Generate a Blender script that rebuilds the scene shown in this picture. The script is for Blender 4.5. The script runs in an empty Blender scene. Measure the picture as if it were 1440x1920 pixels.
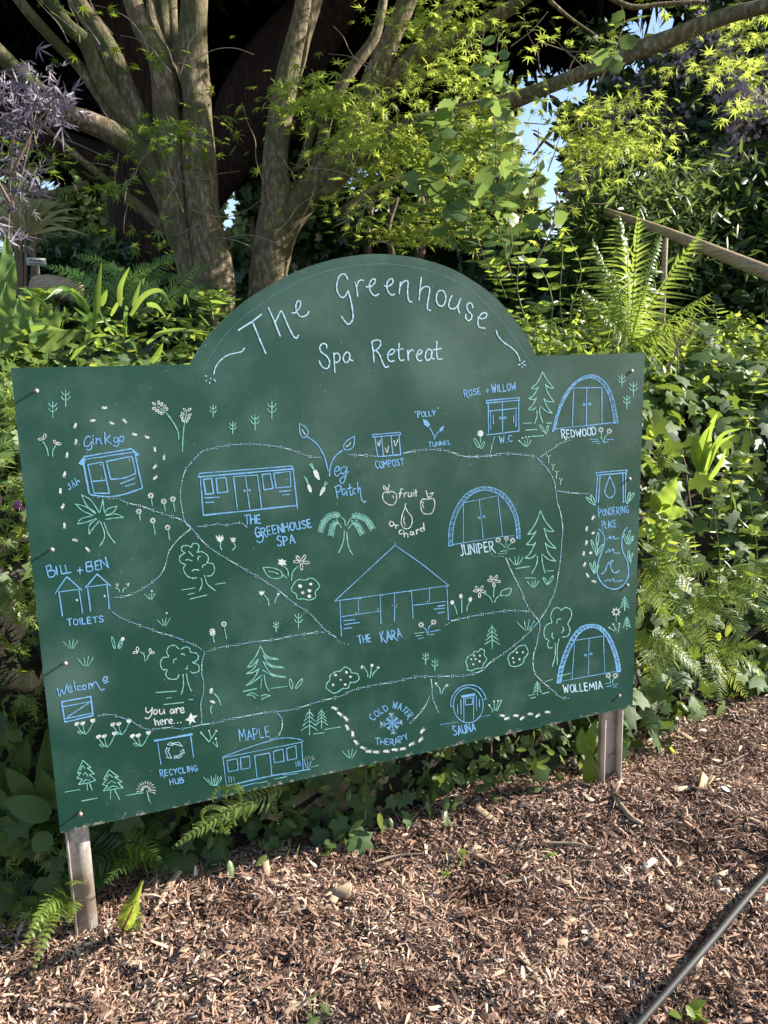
import bpy, math, random
import numpy as np
rng = np.random.default_rng(7)
random.seed(7)
C = bpy.context.scene
col = C.collection

# ------------------------------------------------------------------ camera, sky, sun, exposure
EYE = np.array([0.0, 0.0, 1.55])
FPX = 1519.0
_d = np.array([196., 8132., FPX]); _d /= np.linalg.norm(_d)
_y = np.array([0, 0, 1.]) - _d[2]*_d; _y /= np.linalg.norm(_y)
_x = np.cross(_d, _y)
ROT = np.array([_x, _y, -_d])                       # photo axes (right, down, forward) -> world
cam_data = bpy.data.cameras.new('camera'); cam = bpy.data.objects.new('camera', cam_data); col.objects.link(cam)
cam_data.sensor_fit = 'VERTICAL'; cam_data.sensor_height = 36.0; cam_data.lens = 36.0*FPX/1920.0
cam_data.clip_start = 0.05; cam_data.clip_end = 600
from mathutils import Matrix, Vector
M = Matrix.Identity(4)
for i in range(3):
    M[i][0] = ROT[i, 0]; M[i][1] = -ROT[i, 1]; M[i][2] = -ROT[i, 2]; M[i][3] = EYE[i]
cam.matrix_world = M
C.camera = cam
C.render.resolution_x = 768; C.render.resolution_y = 1024

SUN_DIR = np.array([-0.985, -0.165, -0.555]); SUN_DIR /= np.linalg.norm(SUN_DIR)     # the way the light travels
EL = math.asin(-SUN_DIR[2])
AZ = math.atan2(-SUN_DIR[0], -SUN_DIR[1])           # from +Y towards +X
world = bpy.data.worlds.new('World'); C.world = world; world.use_nodes = True
wn = world.node_tree; bg = wn.nodes['Background']
sky = wn.nodes.new('ShaderNodeTexSky'); sky.sky_type = 'NISHITA'; sky.sun_disc = False
sky.sun_elevation = EL; sky.sun_rotation = AZ; sky.air_density = 1.0; sky.dust_density = 0.6; sky.ozone_density = 1.0
wn.links.new(sky.outputs[0], bg.inputs[0]); bg.inputs[1].default_value = 0.095
sl = bpy.data.lights.new('sun', 'SUN'); so = bpy.data.objects.new('sun', sl); col.objects.link(so)
sl.energy = 5.0; sl.angle = math.radians(0.53); sl.color = (1.0, 0.93, 0.82)
so.rotation_mode = 'QUATERNION'; so.rotation_quaternion = Vector(SUN_DIR).to_track_quat('-Z', 'Y')
C.view_settings.view_transform = 'Standard'; C.view_settings.look = 'None'
C.view_settings.exposure = 1.4; C.view_settings.gamma = 1.0; C.view_settings.use_curve_mapping = False
C.render.engine = 'CYCLES'
C.cycles.max_bounces = 6; C.cycles.diffuse_bounces = 3; C.cycles.transmission_bounces = 4; C.cycles.transparent_max_bounces = 6

# ------------------------------------------------------------------ helpers
def ray(px, py):
    d = ROT @ np.array([(px-720)/FPX, (py-960)/FPX, 1.0])
    return d/d[1]
def at(px, py, Y):                                   # the place seen at a photo pixel at a distance of Y metres
    return EYE + ray(px, py)*Y
def proj(P):                                         # world -> photo pixel
    q = (np.asarray(P)-EYE)@ROT; return 720+FPX*q[..., 0]/q[..., 2], 960+FPX*q[..., 1]/q[..., 2]
GAPS = [(1045, 145, 82, 56), (1008, 258, 50, 80), (1222, 38, 66, 54), (1180, 122, 38, 20), (1035, 345, 26, 60), (962, 112, 30, 28), (1110, 170, 40, 14), (432, 400, 22, 46), (85, 345, 40, 18), (470, 450, 10, 20), (300, 330, 1, 1), (75, 345, 22, 18), (745, 215, 18, 26), (1025, 440, 18, 34), (700, 395, 10, 22), (600, 300, 10, 14), (215, 330, 30, 6)]
def keep(P, hard=1.0):                               # leave openings in the leaves where the sky shows
    x, y = proj(P); k = np.ones(len(P), bool)
    for gx_, gy_, a, b in GAPS:
        e = ((x-gx_)/a)**2+((y-gy_)/b)**2+.35*np.sin(x*.11+y*.05)+.25*np.sin(y*.17-x*.06); k &= ~((e < 1) & (rng.random(len(P)) < hard))
    return P[k], k
def m_px(r, Y): return r*Y/FPX*1.03
BL = EYE + ray(20, 690)*1.968                        # the board's top left corner
U = np.array([1.74, 0.702, 0.0]); BW = np.linalg.norm(U); U /= BW        # along the board
N = np.array([-U[1], U[0], 0.0])                     # away from the camera
UP = np.array([0, 0, 1.0])
def bd(px, py, off=0.0):                             # a spot on the board's face
    r = ray(px, py); k = np.dot(BL-EYE, N)/np.dot(r, N)
    return EYE + r*k - N*off
def ts(t, s, z=0.0): return np.array([BL[0], BL[1], 0]) + U*t + N*s + UP*z
def unit(v): return v/np.maximum(np.linalg.norm(v, axis=-1, keepdims=True), 1e-9)

class Soup:                                          # collects triangles, links them as ONE mesh
    def __init__(s): s.V = []; s.F = []; s.n = 0
    def add(s, V, F):
        V = np.asarray(V, float).reshape(-1, 3); F = np.asarray(F, int).reshape(-1, 3)
        s.V.append(V); s.F.append(F+s.n); s.n += len(V)
    def inst(s, V, F, A, T):                         # A (n,3,3) columns = local axes, T (n,3)
        n = len(T)
        P = np.einsum('nij,kj->nki', A, V) + T[:, None, :]
        FF = F[None] + (np.arange(n)*len(V))[:, None, None]
        s.add(P.reshape(-1, 3), FF.reshape(-1, 3))
    def mesh(s, name, mat, smooth=False, origin=None):
        V = np.concatenate(s.V); F = np.concatenate(s.F)
        if origin is not None: V = V-np.asarray(origin)
        me = bpy.data.meshes.new(name)
        me.vertices.add(len(V)); me.vertices.foreach_set('co', V.astype(np.float32).ravel())
        me.loops.add(F.size); me.loops.foreach_set('vertex_index', F.astype(np.int32).ravel())
        me.polygons.add(len(F)); me.polygons.foreach_set('loop_start', np.arange(0, F.size, 3, dtype=np.int32))
        me.polygons.foreach_set('loop_total', np.full(len(F), 3, dtype=np.int32))
        if smooth: me.polygons.foreach_set('use_smooth', np.ones(len(F), dtype=bool))
        me.update(calc_edges=True); me.validate()
        if mat: me.materials.append(mat)
        return me
    def build(s, name, mat, parent=None, smooth=False, kind=None):
        if not s.V: return None
        o0 = None if parent is None else wloc(parent)
        me = s.mesh(name, mat, smooth, o0)
        o = bpy.data.objects.new(name, me); col.objects.link(o)
        if parent is not None: o.parent = parent
        if kind: o['kind'] = kind
        return o
def wloc(p):
    v = np.zeros(3)
    while p is not None: v = v+np.array(p.location); p = p.parent
    return v
def tag(o, label, cat, group=None):
    o['label'] = label; o['category'] = cat
    if group: o['group'] = group
    return o
def thing(name, label, cat, loc=(0, 0, 0), group=None):
    o = bpy.data.objects.new(name, None); col.objects.link(o); o.location = tuple(float(v) for v in loc)
    o.empty_display_size = .05
    return tag(o, label, cat, group)
def catmull(P, sub=8, closed=False):
    P = np.asarray(P, float)
    if len(P) < 3 and not closed:
        return np.array([P[0]*(1-k)+P[-1]*k for k in np.linspace(0, 1, sub+1)])
    if closed: Q = np.vstack([P[-1], P, P[0], P[1]])
    else: Q = np.vstack([2*P[0]-P[1], P, 2*P[-1]-P[-2]])
    out = []
    for i in range(1, len(Q)-2):
        for k in np.arange(sub)/sub:
            a, b, c, d = Q[i-1], Q[i], Q[i+1], Q[i+2]
            out.append(.5*((2*b)+(c-a)*k+(2*a-5*b+4*c-d)*k*k+(3*b-a-3*c+d)*k**3))
    if not closed: out.append(Q[-2])
    return np.array(out)
def tube(P, R, sides=10, wob=0.0, seed=0, sub=5, cap=True):
    R = np.asarray(R, float); P = np.asarray(P, float)
    PR = catmull(np.hstack([P, R[:, None]]), sub); P = PR[:, :3]; R = PR[:, 3]
    n = len(P); T = unit(np.gradient(P, axis=0)); r = np.random.default_rng(seed)
    ref = np.array([0.13, -1, 0.21]); A = unit(np.cross(T, ref)); B = np.cross(T, A)
    ang = np.linspace(0, 2*np.pi, sides, endpoint=False)
    L = np.arange(n)
    w = np.ones((n, sides))
    if wob:
        for k in range(4):
            w += wob*r.uniform(.3, 1)*np.sin(ang[None]*r.integers(1, 5)+L[:, None]*r.uniform(.05, .6)+r.uniform(0, 6))
    V = P[:, None]+(A[:, None]*np.cos(ang)[None, :, None]+B[:, None]*np.sin(ang)[None, :, None])*(R[:, None]*w)[..., None]
    V = V.reshape(-1, 3); F = []
    for i in range(n-1):
        for j in range(sides):
            a = i*sides+j; b = i*sides+(j+1) % sides
            F += [(a, b, b+sides), (a, b+sides, a+sides)]
    if cap:
        V = np.vstack([V, P[0], P[-1]]); c0 = n*sides
        for j in range(sides):
            F += [(c0, (j+1) % sides, j), (c0+1, (n-1)*sides+j, (n-1)*sides+(j+1) % sides)]
    return V, np.array(F)
def box(c, ax, ay, az):                              # centre and three half axes
    V = []; c = np.asarray(c, float)
    for z in (-1, 1):
        for x, y in ((-1, -1), (1, -1), (1, 1), (-1, 1)): V.append(c+ax*x+ay*y+az*z)
    F = [(0, 2, 1), (0, 3, 2), (4, 5, 6), (4, 6, 7)]
    for i in range(4):
        j = (i+1) % 4; F += [(i, j, j+4), (i, j+4, i+4)]
    return np.array(V), np.array(F)
def frames(y, z):                                    # local y along, local z the normal
    y = unit(y); x = unit(np.cross(y, z)); z = np.cross(x, y)
    return np.stack([x, y, z], axis=-1)
def rvec(n): return unit(rng.normal(size=(n, 3)))

# ------------------------------------------------------------------ materials
def mat_base(name):
    m = bpy.data.materials.new(name); m.use_nodes = True
    nt = m.node_tree; b = nt.nodes['Principled BSDF']
    return m, nt, b, nt.nodes['Material Output']
def ramp(nt, stops):
    r = nt.nodes.new('ShaderNodeValToRGB'); e = r.color_ramp.elements
    while len(e) < len(stops): e.new(0.5)
    for k, (p, c) in enumerate(stops): e[k].position = p; e[k].color = (*c, 1)
    return r
def noise(nt, scale, detail=4, rough=.6, stretch=None, coord='Object'):
    tc = nt.nodes.new('ShaderNodeTexCoord'); n = nt.nodes.new('ShaderNodeTexNoise')
    n.inputs['Scale'].default_value = scale; n.inputs['Detail'].default_value = detail; n.inputs['Roughness'].default_value = rough
    if stretch:
        mp = nt.nodes.new('ShaderNodeMapping'); mp.inputs['Scale'].default_value = stretch
        nt.links.new(tc.outputs[coord], mp.inputs[0]); nt.links.new(mp.outputs[0], n.inputs[0])
    else: nt.links.new(tc.outputs[coord], n.inputs[0])
    return n
def mix(nt, fac, a, b, mode='MIX'):
    m = nt.nodes.new('ShaderNodeMix'); m.data_type = 'RGBA'; m.blend_type = mode
    for s, v in ((m.inputs[0], fac), (m.inputs[6], a), (m.inputs[7], b)):
        if isinstance(v, (int, float)): s.default_value = v
        elif isinstance(v, tuple): s.default_value = (*v, 1)
        else: nt.links.new(v, s)
    return m.outputs[2]
def bump(nt, b, h, strength=.4, dist=.01):
    bp = nt.nodes.new('ShaderNodeBump'); bp.inputs['Strength'].default_value = strength; bp.inputs['Distance'].default_value = dist
    nt.links.new(h, bp.inputs['Height']); nt.links.new(bp.outputs[0], b.inputs['Normal'])
def leaf_mat(name, dark, mid, light, trans=.35, rough=.42, tcol=None, spec=.5, vscale=60):
    m, nt, b, out = mat_base(name)
    g = nt.nodes.new('ShaderNodeNewGeometry')
    r = ramp(nt, [(0, dark), (.5, mid), (1, light)]); nt.links.new(g.outputs['Random Per Island'], r.inputs[0])
    n = noise(nt, vscale, 3)
    c = mix(nt, .35, r.outputs[0], mix(nt, n.outputs[0], (dark[0]*.8, dark[1]*.8, dark[2]*.8), light))
    nt.links.new(c, b.inputs['Base Color']); b.inputs['Roughness'].default_value = rough
    b.inputs['Specular IOR Level'].default_value = spec
    t = nt.nodes.new('ShaderNodeBsdfTranslucent')
    tc = tcol or (min(1, mid[0]*2.6), min(1, mid[1]*2.4), mid[2]*.8)
    cc = mix(nt, .25, mix(nt, 1.0, mix(nt, .5, r.outputs[0], mid), (1, 1, 1), 'MULTIPLY'), tc)
    cc = mix(nt, .55, cc, tc); nt.links.new(cc, t.inputs[0])
    ms = nt.nodes.new('ShaderNodeMixShader'); ms.inputs[0].default_value = trans
    nt.links.new(b.outputs[0], ms.inputs[1]); nt.links.new(t.outputs[0], ms.inputs[2]); nt.links.new(ms.outputs[0], out.inputs[0])
    bump(nt, b, n.outputs[0], .25, .004)
    return m
def bark_mat(name, a, b_, c, scale=9, stretch=(3, 3, .7), st=.6, moss=None, dist=.02):
    m, nt, b, out = mat_base(name)
    n = noise(nt, scale, 7, .7, stretch); r = ramp(nt, [(.3, a), (.5, b_), (.68, c)]); nt.links.new(n.outputs[0], r.inputs[0])
    c_ = r.outputs[0]
    if moss:
        n2 = noise(nt, 2.3, 5, .65); rr = ramp(nt, [(.47, (0, 0, 0)), (.62, (1, 1, 1))]); nt.links.new(n2.outputs[0], rr.inputs[0])
        c_ = mix(nt, rr.outputs[0], c_, moss)
    nt.links.new(c_, b.inputs['Base Color']); b.inputs['Roughness'].default_value = .85; b.inputs['Specular IOR Level'].default_value = .25
    bump(nt, b, n.outputs[0], st, dist)
    return m
def plain(name, colr, rough=.6, ns=40, var=.35, metal=0, bs=.2, spec=.5):
    m, nt, b, out = mat_base(name)
    n = noise(nt, ns, 5); c = mix(nt, n.outputs[0], tuple(v*(1-var) for v in colr), tuple(min(1, v*(1+var)) for v in colr))
    nt.links.new(c, b.inputs['Base Color']); b.inputs['Roughness'].default_value = rough; b.inputs['Metallic'].default_value = metal
    b.inputs['Specular IOR Level'].default_value = spec
    bump(nt, b, n.outputs[0], bs, .005)
    return m

def board_mat():
    m, nt, b, out = mat_base('green_board_paint')
    base = mix(nt, noise(nt, 2.2, 5, .6).outputs[0], (.0045, .043, .028), (.009, .070, .047))
    # dust speckles, scratches, scuffed haze
    v = nt.nodes.new('ShaderNodeTexVoronoi'); v.inputs['Scale'].default_value = 120; v.inputs['Randomness'].default_value = 1
    tc = nt.nodes.new('ShaderNodeTexCoord'); nt.links.new(tc.outputs['Object'], v.inputs[0])
    rv = ramp(nt, [(.03, (1, 1, 1)), (.105, (0, 0, 0))]); nt.links.new(v.outputs['Distance'], rv.inputs[0])
    nn = noise(nt, 3.2, 3); n7 = noise(nt, 13, 4, .7); rn = ramp(nt, [(.42, (0, 0, 0)), (.66, (1, 1, 1))]); nt.links.new(n7.outputs[0], rn.inputs[0])
    sp = mix(nt, 1.0, rv.outputs[0], rn.outputs[0], 'MULTIPLY')
    v2 = nt.nodes.new('ShaderNodeTexVoronoi'); v2.inputs['Scale'].default_value = 28; nt.links.new(tc.outputs['Object'], v2.inputs[0])
    rv2 = ramp(nt, [(.03, (1, 1, 1)), (.055, (0, 0, 0))]); nt.links.new(v2.outputs['Distance'], rv2.inputs[0])
    fine = noise(nt, 420, 2, .8); rf = ramp(nt, [(.60, (0, 0, 0)), (.76, (1, 1, 1))]); nt.links.new(fine.outputs[0], rf.inputs[0])
    dust = noise(nt, 4.5, 6, .62); rd = ramp(nt, [(.48, (0, 0, 0)), (.74, (1, 1, 1))]); nt.links.new(dust.outputs[0], rd.inputs[0])
    c = mix(nt, mix(nt, 1.0, rf.outputs[0], (.26, .26, .26), 'MULTIPLY'), base, (.30, .42, .36))
    c = mix(nt, mix(nt, 1.0, sp, (.85, .85, .85), 'MULTIPLY'), c, (.50, .55, .46))
    c = mix(nt, mix(nt, 1.0, rv2.outputs[0], (.5, .5, .5), 'MULTIPLY'), c, (.40, .42, .34))
    c = mix(nt, mix(nt, 1.0, rd.outputs[0], (.16, .16, .16), 'MULTIPLY'), c, (.20, .34, .29))
    # soft haze reflection painted as pale patches near the top, plus chalky smudges
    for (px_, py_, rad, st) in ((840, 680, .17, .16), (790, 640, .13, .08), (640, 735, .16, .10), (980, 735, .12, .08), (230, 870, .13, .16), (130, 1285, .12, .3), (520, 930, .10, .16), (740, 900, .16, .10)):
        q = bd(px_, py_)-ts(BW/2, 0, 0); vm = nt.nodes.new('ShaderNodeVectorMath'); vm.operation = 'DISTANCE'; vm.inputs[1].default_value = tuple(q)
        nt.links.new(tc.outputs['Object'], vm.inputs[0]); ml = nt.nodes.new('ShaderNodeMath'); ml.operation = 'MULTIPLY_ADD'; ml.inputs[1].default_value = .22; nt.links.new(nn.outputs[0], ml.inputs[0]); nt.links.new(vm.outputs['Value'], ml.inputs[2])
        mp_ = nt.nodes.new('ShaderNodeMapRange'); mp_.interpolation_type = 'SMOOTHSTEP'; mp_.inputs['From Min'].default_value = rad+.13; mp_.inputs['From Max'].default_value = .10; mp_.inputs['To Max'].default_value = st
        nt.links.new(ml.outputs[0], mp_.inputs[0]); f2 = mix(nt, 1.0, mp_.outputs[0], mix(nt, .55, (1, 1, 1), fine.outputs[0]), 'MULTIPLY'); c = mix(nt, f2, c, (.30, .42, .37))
    # worn, chipped and muddied edge near the bottom (object z is measured from the board's foot)
    sx = nt.nodes.new('ShaderNodeSeparateXYZ'); nt.links.new(tc.outputs['Object'], sx.inputs[0])
    mr = nt.nodes.new('ShaderNodeMapRange'); mr.inputs['From Min'].default_value = .41; mr.inputs['From Max'].default_value = .335
    mr.inputs['To Min'].default_value = 0; mr.inputs['To Max'].default_value = 1; nt.links.new(sx.outputs[2], mr.inputs[0])
    wn_ = noise(nt, 38, 6, .75); ma = nt.nodes.new('ShaderNodeMath'); ma.operation = 'MULTIPLY'
    nt.links.new(mr.outputs[0], ma.inputs[0]); nt.links.new(wn_.outputs[0], ma.inputs[1])
    rw = ramp(nt, [(.50, (0, 0, 0)), (.60, (1, 1, 1))]); nt.links.new(ma.outputs[0], rw.inputs[0])
    c = mix(nt, rw.outputs[0], c, (.36, .31, .27))
    nt.links.new(c, b.inputs['Base Color'])
    rr = ramp(nt, [(.3, (.36, .36, .36)), (.7, (.56, .56, .56))]); nt.links.new(dust.outputs[0], rr.inputs[0])
    nt.links.new(rr.outputs[0], b.inputs['Roughness'])
    bump(nt, b, fine.outputs[0], .10, .001)
    return m
def paint_mat(name, a, b_):
    m, nt, b, out = mat_base(name)
    n = noise(nt, 55, 5, .7); n2 = noise(nt, 260, 3, .8); r = ramp(nt, [(.32, b_), (.6, a)]); nt.links.new(n.outputs[0], r.inputs[0])
    rs = ramp(nt, [(.36, (1, 1, 1)), (.52, (0, 0, 0))]); nt.links.new(n2.outputs[0], rs.inputs[0])
    nt.links.new(mix(nt, mix(nt, 1.0, rs.outputs[0], (.7, .7, .7), 'MULTIPLY'), r.outputs[0], (.05, .17, .15)), b.inputs['Base Color'])
    b.inputs['Roughness'].default_value = .8
    return m
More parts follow.
